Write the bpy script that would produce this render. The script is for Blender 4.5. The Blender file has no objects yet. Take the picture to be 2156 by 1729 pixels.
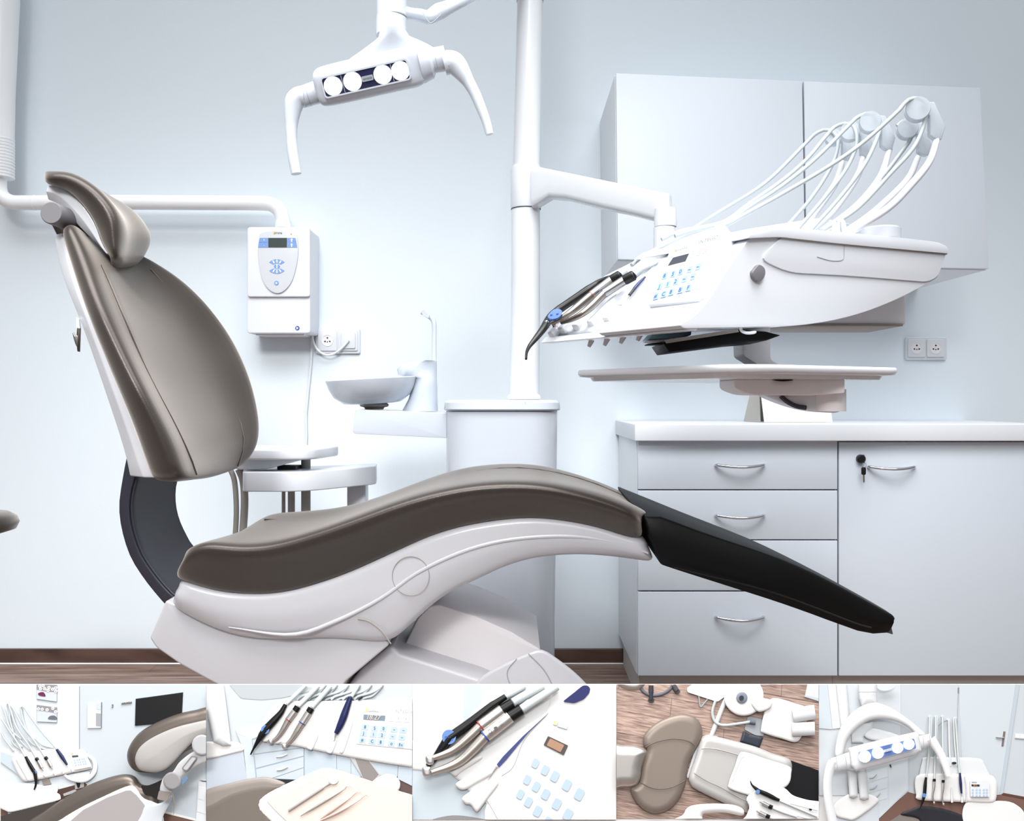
import bpy, bmesh, math, random
from mathutils import Vector, Matrix
from mathutils.geometry import delaunay_2d_cdt
random.seed(7)
sc = bpy.context.scene
col = sc.collection
F, CX, CY, H = 1900.0, 1078.0, 840.0, 0.975     # focal length in pixels, principal point, eye height
V = Vector
EYE = V((0, 0, H))

def P(x, y, Y):
    return V(((x - CX) * Y / F, Y, H - (y - CY) * Y / F))

def PP(x, y, p0, n):
    d = V(((x - CX) / F, 1, -(y - CY) / F))
    return EYE + d * ((p0 - EYE).dot(n) / d.dot(n))

# ------------------------------------------------------------------ materials
def lin(c):
    c = c / 255.0
    return c / 12.92 if c <= 0.04045 else ((c + 0.055) / 1.055) ** 2.4

def rgb(r, g, b):
    return (lin(r), lin(g), lin(b), 1)

MATS = {}
def mat(name, c, rough=0.5, metal=0.0, spec=0.5, bump=0, bscale=200, emis=0, coat=0, vary=0, vscale=8):
    m = bpy.data.materials.new(name)
    m.use_nodes = True
    nt = m.node_tree
    b = nt.nodes['Principled BSDF']
    b.inputs['Base Color'].default_value = c
    b.inputs['Roughness'].default_value = rough
    b.inputs['Metallic'].default_value = metal
    b.inputs['Specular IOR Level'].default_value = spec
    b.inputs['Coat Weight'].default_value = coat
    if emis:
        b.inputs['Emission Color'].default_value = c
        b.inputs['Emission Strength'].default_value = emis
    tc = nt.nodes.new('ShaderNodeTexCoord')
    if bump:
        n = nt.nodes.new('ShaderNodeTexNoise'); n.inputs['Scale'].default_value = bscale; n.inputs['Detail'].default_value = 3
        bp = nt.nodes.new('ShaderNodeBump'); bp.inputs['Strength'].default_value = bump; bp.inputs['Distance'].default_value = 0.002
        nt.links.new(tc.outputs['Object'], n.inputs['Vector'])
        nt.links.new(n.outputs['Fac'], bp.inputs['Height'])
        nt.links.new(bp.outputs['Normal'], b.inputs['Normal'])
    # slight procedural tone variation on every surface
    n2 = nt.nodes.new('ShaderNodeTexNoise'); n2.inputs['Scale'].default_value = vscale
    r = nt.nodes.new('ShaderNodeMixRGB'); r.blend_type = 'MULTIPLY'
    k = 1 - (vary or 0.02)
    r.inputs['Color1'].default_value = c
    r.inputs['Color2'].default_value = (k, k, k, 1)
    nt.links.new(tc.outputs['Object'], n2.inputs['Vector'])
    nt.links.new(n2.outputs['Fac'], r.inputs['Fac'])
    nt.links.new(r.outputs['Color'], b.inputs['Base Color'])
    MATS[name] = m
    return m

def wood(name, dark, mid, light, rot=0.0, scale=1.0, plank=(1.3, 0.19), gap=0.0015, coord='Object'):
    m = bpy.data.materials.new(name); m.use_nodes = True
    nt = m.node_tree; N = nt.nodes; L = nt.links
    b = N['Principled BSDF']; b.inputs['Roughness'].default_value = 0.42
    tc = N.new('ShaderNodeTexCoord')
    mp = N.new('ShaderNodeMapping'); mp.inputs['Rotation'].default_value = (0, 0, rot); mp.inputs['Scale'].default_value = (scale,) * 3
    L.new(tc.outputs[coord], mp.inputs['Vector'])
    br = N.new('ShaderNodeTexBrick')
    br.inputs['Scale'].default_value = 1; br.inputs['Brick Width'].default_value = plank[0]; br.inputs['Row Height'].default_value = plank[1]
    br.inputs['Mortar Size'].default_value = gap; br.inputs['Color1'].default_value = (0.78, 0.78, 0.78, 1); br.inputs['Color2'].default_value = (1.1, 1.1, 1.1, 1)
    br.inputs['Mortar'].default_value = (0.35, 0.35, 0.35, 1)
    L.new(mp.outputs['Vector'], br.inputs['Vector'])
    mp2 = N.new('ShaderNodeMapping'); mp2.inputs['Scale'].default_value = (2.2, 26, 8)
    L.new(mp.outputs['Vector'], mp2.inputs['Vector'])
    n = N.new('ShaderNodeTexNoise'); n.inputs['Scale'].default_value = 1.6; n.inputs['Detail'].default_value = 7; n.inputs['Distortion'].default_value = 0.6
    L.new(mp2.outputs['Vector'], n.inputs['Vector'])
    cr = N.new('ShaderNodeValToRGB')
    e = cr.color_ramp.elements; e[0].position = 0.3; e[0].color = dark; e[1].position = 0.72; e[1].color = light
    e2 = cr.color_ramp.elements.new(0.5); e2.color = mid
    L.new(n.outputs['Fac'], cr.inputs['Fac'])
    mx = N.new('ShaderNodeMixRGB'); mx.blend_type = 'MULTIPLY'; mx.inputs['Fac'].default_value = 1
    L.new(cr.outputs['Color'], mx.inputs['Color1']); L.new(br.outputs['Color'], mx.inputs['Color2'])
    L.new(mx.outputs['Color'], b.inputs['Base Color'])
    MATS[name] = m
    return m

mat('wall_paint', rgb(228, 237, 244), 0.75, bump=0.12, bscale=160, spec=0.2)
mat('white_plastic', rgb(218, 221, 227), 0.22, coat=0.25)
mat('white_matte', rgb(228, 231, 236), 0.5)
mat('white_pipe', rgb(224, 228, 233), 0.3)
mat('chair_shell', rgb(187, 186, 190), 0.25, coat=0.3)
mat('cabinet_white', rgb(212, 220, 229), 0.42)
mat('cabinet_side', rgb(228, 232, 236), 0.42)
mat('gap_shade', rgb(90, 92, 96), 0.7)  # dark grey that paints the shade in the gaps between fronts
mat('plinth_grey', rgb(188, 182, 177), 0.5)
mat('taupe_leather', rgb(56, 50, 46), 0.33, metal=0.5, spec=0.5, bump=0.12, bscale=420)
_b = MATS['taupe_leather'].node_tree.nodes['Principled BSDF']
_b.inputs['Sheen Weight'].default_value = 0.7; _b.inputs['Sheen Roughness'].default_value = 0.45; _b.inputs['Sheen Tint'].default_value = rgb(236, 226, 216)
mat('dark_plastic', rgb(46, 46, 55), 0.38)
mat('black_plastic', rgb(12, 12, 13), 0.4)
mat('black_pad', rgb(7, 7, 7), 0.5, spec=0.18)
mat('wall_pipe_white', rgb(248, 250, 252), 0.3)
mat('tower_plastic', rgb(198, 205, 215), 0.25, coat=0.25)
mat('grey_knob', rgb(118, 116, 120), 0.5)
mat('chrome', rgb(215, 218, 224), 0.12, metal=1)
mat('steel', rgb(190, 184, 178), 0.25, metal=1)
mat('dark_steel', rgb(120, 112, 104), 0.3, metal=1)
mat('screen_dark', rgb(62, 74, 72), 0.25)
mat('screen_grey', rgb(58, 62, 70), 0.25)
mat('key_blue', rgb(122, 160, 222), 0.4)
mat('button_blue', rgb(84, 112, 176), 0.4)
mat('key_pale', rgb(142, 170, 212), 0.45)
mat('ink_blue', rgb(48, 86, 160), 0.5)
mat('ink_grey', rgb(150, 156, 164), 0.5)
mat('hand_steel', rgb(166, 165, 166), 0.3, metal=1)
mat('neck_steel', rgb(136, 130, 124), 0.3, metal=1)
mat('ink_mid', rgb(112, 118, 128), 0.5)
mat('ink_faint', rgb(196, 201, 208), 0.5)
mat('ink_dark', rgb(40, 44, 52), 0.5)
mat('logo_yellow', rgb(240, 205, 120), 0.5)
mat('navy', rgb(34, 44, 92), 0.3)
mat('red_ring', rgb(170, 60, 60), 0.4)
mat('blue_ring', rgb(60, 90, 170), 0.4)
mat('hose_grey', rgb(176, 186, 189), 0.4)
mat('hose_shadow', rgb(172, 170, 164), 0.5)
mat('clear_plastic', rgb(208, 215, 222), 0.2, coat=0.3)
MATS['clear_plastic'].node_tree.nodes['Principled BSDF'].inputs['Transmission Weight'].default_value = 0.45
MATS['clear_plastic'].node_tree.nodes['Principled BSDF'].inputs['IOR'].default_value = 1.15
mat('warm_grey', rgb(232, 228, 229), 0.4)
mat('taupe_plastic', rgb(150, 142, 134), 0.5)
mat('tissue_blue', rgb(176, 226, 240), 0.4, vary=0.25, vscale=40)
mat('paper_white', rgb(246, 247, 248), 0.6)
mat('card_grey', rgb(176, 174, 168), 0.6)
mat('lens_glow', (1, 1, 1, 1), 0.3, emis=9)
mat('lamp_window', rgb(38, 40, 74), 0.15)
mat('trim_white', rgb(240, 240, 240), 0.4)
wood('wood_floor', rgb(96, 74, 64), rgb(134, 110, 98), rgb(164, 142, 130))
wood('wood_base', rgb(66, 48, 42), rgb(92, 70, 60), rgb(110, 86, 76), plank=(9, 9), gap=0)

# ------------------------------------------------------------------ geometry helpers
def cr(pts, n, closed=False):
    """Catmull-Rom resample of a point list (any dimension) to n points, by arc length."""
    pts = [V(p) for p in pts]
    m = len(pts)
    if m == 2 and not closed:
        return [pts[0].lerp(pts[1], i / (n - 1)) for i in range(n)]
    dense = []
    segs = m if closed else m - 1
    for i in range(segs):
        if closed:
            p0, p1, p2, p3 = pts[(i - 1) % m], pts[i], pts[(i + 1) % m], pts[(i + 2) % m]
        else:
            p1, p2 = pts[i], pts[i + 1]
            p0 = pts[i - 1] if i else p1 * 2 - p2
            p3 = pts[i + 2] if i + 2 < m else p2 * 2 - p1
        for k in range(12):
            t = k / 12
            dense.append(0.5 * ((2 * p1) + (p2 - p0) * t + (2 * p0 - 5 * p1 + 4 * p2 - p3) * t * t + (3 * p1 - p0 - 3 * p2 + p3) * t ** 3))
    dense.append(pts[0].copy() if closed else pts[-1].copy())
    acc = [0.0]
    for a, b in zip(dense, dense[1:]):
        acc.append(acc[-1] + (b - a).length)
    out = []
    tot = acc[-1]
    cnt = n if closed else n - 1
    j = 0
    for i in range(n):
        s = tot * i / cnt
        while j < len(acc) - 2 and acc[j + 1] < s:
            j += 1
        d = acc[j + 1] - acc[j]
        out.append(dense[j].lerp(dense[j + 1], (s - acc[j]) / d if d > 1e-12 else 0))
    return out

class MB:
    def __init__(s):
        s.v = []; s.f = []
    def add(s, vs, fs):
        o = len(s.v)
        s.v += [V(p) for p in vs]
        s.f += [[i + o for i in f] for f in fs]
        return s
    def box(s, c, d, rz=0):
        R = Matrix.Rotation(rz, 3, 'Z')
        vs = [V(c) + R @ V((x * d[0] / 2, y * d[1] / 2, z * d[2] / 2)) for z in (-1, 1) for y in (-1, 1) for x in (-1, 1)]
        return s.add(vs, [(0, 2, 3, 1), (4, 5, 7, 6), (0, 1, 5, 4), (2, 6, 7, 3), (0, 4, 6, 2), (1, 3, 7, 5)])
    def bx(s, a, b):
        return s.box([(p + q) / 2 for p, q in zip(a, b)], [abs(q - p) for p, q in zip(a, b)])
    def prism(s, ring, vec):
        ring = [V(p) for p in ring]; n = len(ring); vec = V(vec)
        vs = ring + [p + vec for p in ring]
        fs = [list(range(n)), list(range(2 * n - 1, n - 1, -1))]
        fs += [[i, i + n, (i + 1) % n + n, (i + 1) % n] for i in range(n)]
        return s.add(vs, fs)
    def loft(s, rings, caps=True, closed=True, wrap=False):
        n = len(rings[0]); m = len(rings)
        vs = [p for r in rings for p in r]; fs = []
        for i in range(m if wrap else m - 1):
            for j in range(n if closed else n - 1):
                k = (j + 1) % n; i2 = (i + 1) % m
                fs.append([i * n + j, i * n + k, i2 * n + k, i2 * n + j])
        if caps and not wrap:
            fs.append(list(range(n - 1, -1, -1))); fs.append([(m - 1) * n + j for j in range(n)])
        return s.add(vs, fs)
    def tube(s, pts, r, seg=12, up=None, flat=1.0):
        pts = [V(p) for p in pts]; n = len(pts)
        rs = list(r) if isinstance(r, (list, tuple)) else [r] * n
        if len(rs) != n:
            m = len(rs); rs = [rs[min(int(i * (m - 1) / (n - 1)), m - 2)] * (1 - (i * (m - 1) / (n - 1) - min(int(i * (m - 1) / (n - 1)), m - 2))) + rs[min(int(i * (m - 1) / (n - 1)), m - 2) + 1] * (i * (m - 1) / (n - 1) - min(int(i * (m - 1) / (n - 1)), m - 2)) for i in range(n)]
        t0 = (pts[1] - pts[0]).normalized()
        u = V(up) if up else (V((0, 0, 1)) if abs(t0.z) < 0.9 else V((1, 0, 0)))
        rings = []
        for i in range(n):
            t = (pts[min(i + 1, n - 1)] - pts[max(i - 1, 0)]).normalized()
            u = (u - t * u.dot(t)).normalized(); w = t.cross(u)
            rings.append([pts[i] + (u * math.cos(a) * flat + w * math.sin(a)) * rs[i] for a in [2 * math.pi * k / seg for k in range(seg)]])
        return s.loft(rings)
    def lathe(s, c, prof, axis=(0, 0, 1), seg=32, sx=1.0, sy=1.0, capit=True):
        ax = V(axis).normalized()
        u = V((0, 0, 1)) if abs(ax.z) < 0.9 else V((1, 0, 0))
        u = (u - ax * u.dot(ax)).normalized(); w = ax.cross(u)
        rings = [[V(c) + ax * h + (u * math.cos(a) * sx + w * math.sin(a) * sy) * r for a in [2 * math.pi * k / seg for k in range(seg)]] for r, h in prof]
        return s.loft(rings, caps=capit)
    def mesh(s, name, bevel=0, seg=3, ang=30, sharp=38):
        me = bpy.data.meshes.new(name)
        bm = bmesh.new()
        vs = [bm.verts.new(p) for p in s.v]
        for f in s.f:
            try: bm.faces.new([vs[i] for i in f])
            except ValueError: pass
        bmesh.ops.remove_doubles(bm, verts=bm.verts, dist=1e-6)
        bmesh.ops.dissolve_degenerate(bm, edges=bm.edges, dist=1e-7)
        bmesh.ops.recalc_face_normals(bm, faces=bm.faces)
        if bevel:
            es = [e for e in bm.edges if len(e.link_faces) == 2 and e.calc_face_angle(0) > math.radians(ang)]
            bmesh.ops.bevel(bm, geom=es, offset=bevel, segments=seg, profile=0.5, affect='EDGES', clamp_overlap=True)
        bm.to_mesh(me); bm.free()
        for p in me.polygons: p.use_smooth = True
        me.set_sharp_from_angle(angle=math.radians(sharp))
        return me
    def build(s, name, m, parent=None, bevel=0, sub=0, seg=3, ang=30, sharp=38, label=None):
        me = s.mesh(name, bevel, seg, ang, 180 if sub else sharp)
        me.materials.append(MATS[m])
        o = bpy.data.objects.new(name, me); col.objects.link(o)
        if parent:
            o.parent = parent
            o.matrix_parent_inverse = Matrix.Translation(-parent.location)
        if sub:
            md = o.modifiers.new('Subdivision', 'SUBSURF'); md.levels = sub; md.render_levels = sub
        if label: o['label'] = label
        return o

def thing(name, label, cat, loc=(0, 0, 0), group=None):
    o = bpy.data.objects.new(name, None); col.objects.link(o)
    o.empty_display_size = 0.05
    o.location = loc
    o['label'] = label; o['category'] = cat
    if group: o['group'] = group
    return o

def tag(o, label, cat, group=None):
    o['label'] = label; o['category'] = cat
    if group: o['group'] = group
    return o

def struct(o):
    o['kind'] = 'structure'
    return o

def text_mb(txt, o, xd, yd, size, depth=0.0004, mb=None, align='CENTER', shear=0):
    """lettering as flat raised geometry; xd, yd are unit vectors of the sign's plane"""
    mb = mb or MB()
    cu = bpy.data.curves.new('lettering', 'FONT'); cu.body = txt; cu.size = size; cu.align_x = align; cu.align_y = 'CENTER'; cu.shear = shear
    cu.resolution_u = 3
    ob = bpy.data.objects.new('lettering', cu); col.objects.link(ob)
    dg = bpy.context.evaluated_depsgraph_get()
    me = bpy.data.meshes.new_from_object(ob.evaluated_get(dg))
    xd = V(xd); yd = V(yd); n = xd.cross(yd).normalized()
    vs = [V(o) + xd * v.co.x + yd * v.co.y + n * depth for v in me.vertices]
    mb.add(vs, [list(p.vertices) for p in me.polygons])
    bpy.data.objects.remove(ob); bpy.data.curves.remove(cu); bpy.data.meshes.remove(me)
    return mb

def rrect(x0, y0, x1, y1, r, n=5):
    out = []
    for cx, cy, a0 in ((x1 - r, y1 - r, 0), (x0 + r, y1 - r, 90), (x0 + r, y0 + r, 180), (x1 - r, y0 + r, 270)):
        for k in range(n + 1):
            a = math.radians(a0 + 90 * k / n)
            out.append((cx + r * math.cos(a), cy + r * math.sin(a)))
    return out

def round_poly(pts, r, n=4):
    """round the corners of a 2-D polygon (r may be a list)"""
    out = []; m = len(pts)
    for i in range(m):
        p = V(pts[i]); a = V(pts[i - 1]); b = V(pts[(i + 1) % m])
        ri = r[i] if isinstance(r, (list, tuple)) else r
        da = (a - p); db = (b - p)
        ri_ = min(ri, da.length * 0.45, db.length * 0.45)
        if ri_ <= 0:
            out.append(p); continue
        s = p + da.normalized() * ri_; e = p + db.normalized() * ri_
        for k in range(n + 1):
            t = k / n
            out.append(s * (1 - t) ** 2 + p * 2 * t * (1 - t) + e * t * t)
    return out

def pxprism(mb, poly, Y0, Y1):
    """prism with its near outline traced at depth Y0 and running straight back to Y1"""
    return mb.prism([P(p[0], p[1], Y0) for p in poly], (0, Y1 - Y0, 0))

def colpts(pts, n, Y):
    """a traced curve as n points; Y is one depth or depths along it"""
    c = cr(pts, n)
    Ys = Y if isinstance(Y, (list, tuple)) else (Y, Y)
    out = []
    for i, p in enumerate(c):
        t = i / (n - 1) * (len(Ys) - 1); k = min(int(t), len(Ys) - 2)
        out.append(P(p[0], p[1], Ys[k] * (1 - t + k) + Ys[k + 1] * (t - k)))
    return out

def body(cols, a=0.0, b=0.0, k=0.72):
    """closed body: columns run around the section, rows along its length; a, b bulge the two ends"""
    mb = MB(); n = len(cols[0])
    rings = [[c[i] for c in cols] for i in range(n)]
    def end(r, q, d):
        c = sum(r, V((0, 0, 0))) / len(r); e = sum(q, V((0, 0, 0))) / len(q)
        o = (c - e).normalized() * d
        return [c + (p - c) * k + o for p in r]
    if a: rings.insert(0, end(rings[0], rings[1], a))
    if b: rings.append(end(rings[-1], rings[-2], b))
    mb.loft(rings)
    return mb
# ------------------------------------------------------------------ camera, world, light
cam = bpy.data.cameras.new('camera'); co = bpy.data.objects.new('camera', cam); col.objects.link(co)
co.location = EYE; co.rotation_euler = (math.pi / 2, 0, 0)
cam.sensor_width = 36; cam.sensor_fit = 'HORIZONTAL'; cam.lens = 36 * F / 2156
cam.shift_y = -(864.5 - CY) / 2156
cam.clip_start = 0.05
sc.camera = co
sc.view_settings.view_transform = 'Standard'
sc.view_settings.look = 'None'

w = bpy.data.worlds.new('room_light'); sc.world = w; w.use_nodes = True
nt = w.node_tree; bg = nt.nodes['Background']
tc = nt.nodes.new('ShaderNodeTexCoord'); sx = nt.nodes.new('ShaderNodeSeparateXYZ'); rp = nt.nodes.new('ShaderNodeValToRGB')
nt.links.new(tc.outputs['Generated'], sx.inputs['Vector'])
mr = nt.nodes.new('ShaderNodeMapRange'); mr.inputs['From Min'].default_value = -1; mr.inputs['From Max'].default_value = 1
nt.links.new(sx.outputs['Z'], mr.inputs['Value']); nt.links.new(mr.outputs['Result'], rp.inputs['Fac'])
e = rp.color_ramp.elements
e[0].position = 0.40; e[0].color = (0.10, 0.10, 0.105, 1)
e[1].position = 0.95; e[1].color = (0.62, 0.65, 0.68, 1)
e3 = e.new(0.52); e3.color = (0.16, 0.165, 0.175, 1)
e4 = e.new(0.68); e4.color = (0.50, 0.53, 0.56, 1)
nt.links.new(rp.outputs['Color'], bg.inputs['Color'])
bg.inputs['Strength'].default_value = 1.0

def area(name, loc, target, size, power, color=(1, 1, 1), sy=None):
    l = bpy.data.lights.new(name, 'AREA'); l.energy = power; l.size = size; l.color = color
    if sy: l.shape = 'RECTANGLE'; l.size_y = sy
    o = bpy.data.objects.new(name, l); col.objects.link(o)
    o.location = loc; o.rotation_euler = (V(target) - V(loc)).to_track_quat('-Z', 'Y').to_euler()
    return o
cl = area('ceiling_light', (-0.2, 1.2, 2.9), (-0.2, 1.5, 0), 3.2, 62, (1, 0.995, 0.985), 1.2); cl.data.spread = math.radians(115)
sl = bpy.data.lights.new('front_daylight', 'SUN'); sl.energy = 1.14; sl.angle = math.radians(40); sl.color = (0.96, 0.985, 1)
so = bpy.data.objects.new('front_daylight', sl); col.objects.link(so); so.location = (0, -3, 3); so.rotation_euler = V((-0.12, 0.66, -0.75)).to_track_quat('-Z', 'Y').to_euler()
lf = area('wall_fill', (-0.7, -2.4, 3.6), (-0.45, 3.3, 0.55), 1.2, 12, (1, 0.985, 0.965), 0.8); lf.data.spread = math.radians(46)  # unseen fill lamp, added to brighten the lower wall

# ------------------------------------------------------------------ the setting
WY = 3.33
struct(MB().bx((-4.2, WY, 0), (4.2, WY + 0.12, 3.0)).build('wall_back', 'wall_paint'))
struct(MB().bx((-4.2, -1.5, -0.1), (4.2, WY + 0.12, 0)).build('floor', 'wood_floor'))
struct(MB().bx((-4.2, WY - 0.014, 0.004), (4.2, WY, 0.055)).build('baseboard_back', 'wood_base', bevel=0.002))
struct(MB().bx((-4.2, WY - 0.02, 0), (4.2, WY, 0.005)).build('trim_1', 'trim_white', bevel=0.002))

# ------------------------------------------------------------------ wall pipe at the left
YP = 3.21
pp = thing('wall_pipe', 'white pipe from the left edge along the wall to the control box', 'pipe', P(0, 427, YP))
m = MB(); m.tube([P(12, -360, YP), P(9, 0, YP), P(2, 200, YP), P(0, 372, YP)], [0.052, 0.050, 0.046, 0.044], 24); m.build('upper_pipe', 'wall_pipe_white', pp)
m = MB()
for k in range(13):
    y = 292 + k * 6.5
    m.tube([P(0, y, YP), P(0, y + 1.2, YP), P(0, y + 4.6, YP), P(0, y + 5.8, YP)], [0.044, 0.0475, 0.0475, 0.044], 24)
m.build('ribbed_sleeve', 'wall_pipe_white', pp)
arc = cr([(-2, 372), (-2, 395), (5, 415), (25, 426), (50, 427), (200, 426), (420, 427), (550, 428), (577, 433), (592, 448), (596, 470), (596, 484)], 60)
m = MB(); m.tube([P(p[0], p[1], YP) for p in arc], 0.0262, 20); m.build('horizontal_pipe', 'wall_pipe_white', pp)
m = MB(); m.tube([P(72, 427, YP), P(74, 427, YP)], 0.0275, 20); m.build('pipe_collar', 'wall_pipe_white', pp)
m = MB(); m.tube([P(596, 466, YP), P(596, 480, YP)], 0.0285, 20); m.build('pipe_collar', 'wall_pipe_white', pp)

# ------------------------------------------------------------------ x-ray control box on the wall
YB = 3.18
cb = thing('control_box', 'white wall control box with small grey screen and blue keys behind the chair', 'control box', P(586, 703, WY))
m = MB(); pxprism(m, rrect(520, 480, 653, 702, 6), YB, WY); m.build('housing', 'white_matte', cb, bevel=0.004)
m = MB(); pxprism(m, rrect(520.5, 478, 652.5, 625, 6), YB - 0.012, YB); m.build('upper_cover', 'white_matte', cb, bevel=0.003)
sh = cr([(545, 500), (552, 489), (585, 485), (617, 489), (626, 500), (627, 540), (617, 585), (602, 609), (584, 618), (565, 609), (551, 585), (543, 540)], 48, True)
m = MB(); pxprism(m, sh, YB - 0.019, YB - 0.011); fp = m.build('face_plate', 'white_plastic', cb, bevel=0.002)
YK = YB - 0.0195
m = MB(); pxprism(m, [(565, 501), (604, 501), (604, 521), (565, 521)], YK - 0.001, YK + 0.002); m.build('screen', 'screen_dark', fp)
for a in ([(547, 501), (564.5, 501), (564.5, 510), (545, 510)], [(545, 511), (564.5, 511), (564.5, 521), (543.5, 521)], [(604.5, 501), (622, 501), (624, 510), (604.5, 510)], [(604.5, 511), (624, 511), (625.5, 521), (604.5, 521)]):
    m = MB(); pxprism(m, a, YK - 0.001, YK + 0.002); m.build('function_key', 'key_blue', fp)
for t, x, y in (('+', 556, 505.5), ('-', 556, 516)):
    text_mb(t, P(x, y, YK - 0.0012), (1, 0, 0), (0, 0, 1), 0.014).build('key_symbol', 'paper_white', fp)
for x, y in ((614, 505.5), (614, 516)):
    m = MB(); pxprism(m, [(x - 3, y), (x, y - 4), (x + 3, y), (x + 1.2, y), (x + 1.2, y + 4), (x - 1.2, y + 4), (x - 1.2, y)], YK - 0.0016, YK - 0.001); m.build('key_arrow', 'paper_white', fp)
def sector(cx, cy, r0, r1, a0, a1, sq=0.62, n=12):
    o = [(cx + r1 * math.cos(math.radians(a0 + (a1 - a0) * k / n)), cy - sq * r1 * math.sin(math.radians(a0 + (a1 - a0) * k / n))) for k in range(n + 1)]
    i = [(cx + r0 * math.cos(math.radians(a1 + (a0 - a1) * k / n)), cy - sq * r0 * math.sin(math.radians(a1 + (a0 - a1) * k / n))) for k in range(n + 1)]
    return o + i
for a0 in (35, 215):
    m = MB(); pxprism(m, sector(583, 561, 9, 19.5, a0, a0 + 110, 0.78), YK - 0.001, YK + 0.002); m.build('fan_key', 'key_blue', fp)
m = MB(); pxprism(m, sector(583, 561, 0.1, 6.5, 0, 359.9, 0.7, 24), YK - 0.001, YK + 0.002); m.build('centre_key', 'key_blue', fp)
m = MB(); pxprism(m, sector(582, 596, 0.1, 4.8, 0, 359.9, 1, 20), YK - 0.001, YK + 0.002); m.build('round_key', 'key_blue', fp)
for a in (60, 90, 120, 240, 270, 300):
    cx, cy = 583 + 14 * math.cos(math.radians(a)), 561 - 11 * math.sin(math.radians(a))
    ux, uy = math.cos(math.radians(a)) * 3.2, -math.sin(math.radians(a)) * 3.2
    vx, vy = -uy * 0.4, ux * 0.4
    m = MB(); pxprism(m, [(cx - ux - vx, cy - uy - vy), (cx + ux - vx, cy + uy - vy), (cx + ux + vx, cy + uy + vy), (cx - ux + vx, cy - uy + vy)], YK - 0.0015, YK - 0.0008); m.build('key_mark', 'paper_white', fp)
m = MB(); pxprism(m, [(582, 556.5), (584, 556.5), (584, 565.5), (582, 565.5)], YK - 0.0015, YK - 0.0008); m.build('key_mark', 'paper_white', fp)
m = MB(); pxprism(m, [(580.5, 593.5), (584.5, 596), (580.5, 598.5)], YK - 0.0015, YK - 0.0008)
m.build('key_mark', 'paper_white', fp)
m = MB(); pxprism(m, [(575.5, 488), (580, 488), (580, 493), (575.5, 493)], YK - 0.0004, YK + 0.001); m.build('logo_patch', 'logo_yellow', fp)
m = MB(); text_mb('sirona', P(585.5, 490.5, YK), (1, 0, 0), (0, 0, 1), 0.0115, mb=m); m.build('logo_lettering', 'ink_dark', fp)
m = MB()
pxprism(m, [(611, 492), (615, 492), (613, 495.5)], YK - .0006, YK + .0002); m.build('warning_mark', 'ink_grey', fp)
m = MB(); pxprism(m, sector(626, 691, 0.1, 4.6, 0, 359.9, 1, 20), YB - 0.0016, YB); m.build('round_badge', 'ink_blue', cb)
m = MB(); pxprism(m, [(624, 688), (628.5, 691), (624, 694)], YB - 0.0022, YB - 0.0014); m.build('badge_mark', 'paper_white', cb)
m = MB(); pxprism(m, rrect(538, 700, 640, 706, 2), YB + 0.03, WY); m.build('bottom_vent', 'warm_grey', cb)
m = MB(); m.tube([P(p[0], p[1], WY - 0.012) for p in cr([(658, 702), (657, 716), (654, 770), (648, 830), (644, 880), (645, 924), (640, 1000), (640, 1300)], 40)], 0.0045, 8)
m.build('lower_cable', 'white_matte', cb)
m = MB(); m.tube([P(p[0], p[1], WY - 0.03) for p in cr([(658, 702), (659, 718), (668, 736), (684, 747), (700, 746), (716, 736), (728, 724), (734, 716)], 40)], 0.0042, 8)
m.build('plug_cable', 'white_matte', cb)

# ------------------------------------------------------------------ wall sockets
def socket(px0, py0, px1, py1, label, name, blanks):
    t = thing(name, label, 'wall socket', P((px0 + px1) / 2, py1, WY))
    m = MB(); pxprism(m, rrect(px0, py0, px1, py1, 4), WY - 0.012, WY); m.build('frame', 'white_plastic', t, bevel=0.003)
    mid = (px0 + px1) / 2
    for k, (a, b) in enumerate(((px0 + 5, mid - 1.5), (mid + 1.5, px1 - 5))):
        m = MB(); pxprism(m, rrect(a, py0 + 4, b, py1 - 6, 3), WY - 0.017, WY - 0.011); ins = m.build('socket_insert', 'white_plastic', t, bevel=0.0015)
        cx, cy = (a + b) / 2, (py0 + py1) / 2 - 1
        if k in blanks:
            m = MB(); pxprism(m, rrect(a + 5, py0 + 9, b - 5, py1 - 11, 3), WY - 0.022, WY - 0.016); m.build('plug', 'white_plastic', ins, bevel=0.002)
        else:
            m = MB(); ring = sector(cx, cy, 11.2, 12.2, 0, 359.99, 1, 28); pxprism(m, ring, WY - 0.0185, WY - 0.016); m.build('socket_rim', 'white_matte', ins)
            m = MB(); pxprism(m, sector(cx, cy, 0.1, 11.2, 0, 359.9, 1, 28), WY - 0.0172, WY - 0.0165); m.build('socket_well', 'warm_grey', ins)
            m = MB()
            for dx, dy, r in ((-5, 2, 1.7), (0, 3, 1.3), (5, 2, 1.7), (0, -5.5, 1.8)):
                pxprism(m, sector(cx + dx, cy + dy, 0.05, r, 0, 359.9, 1, 10), WY - 0.018, WY - 0.017)
            m.build('socket_holes', 'ink_dark', ins)
socket(664, 691, 758, 745, 'white wall socket with a plugged-in cord beside the control box', 'wall_socket', (1,))
socket(1907, 710, 1994, 758, 'white double wall socket above the worktop at the right', 'wall_socket', ())

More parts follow.
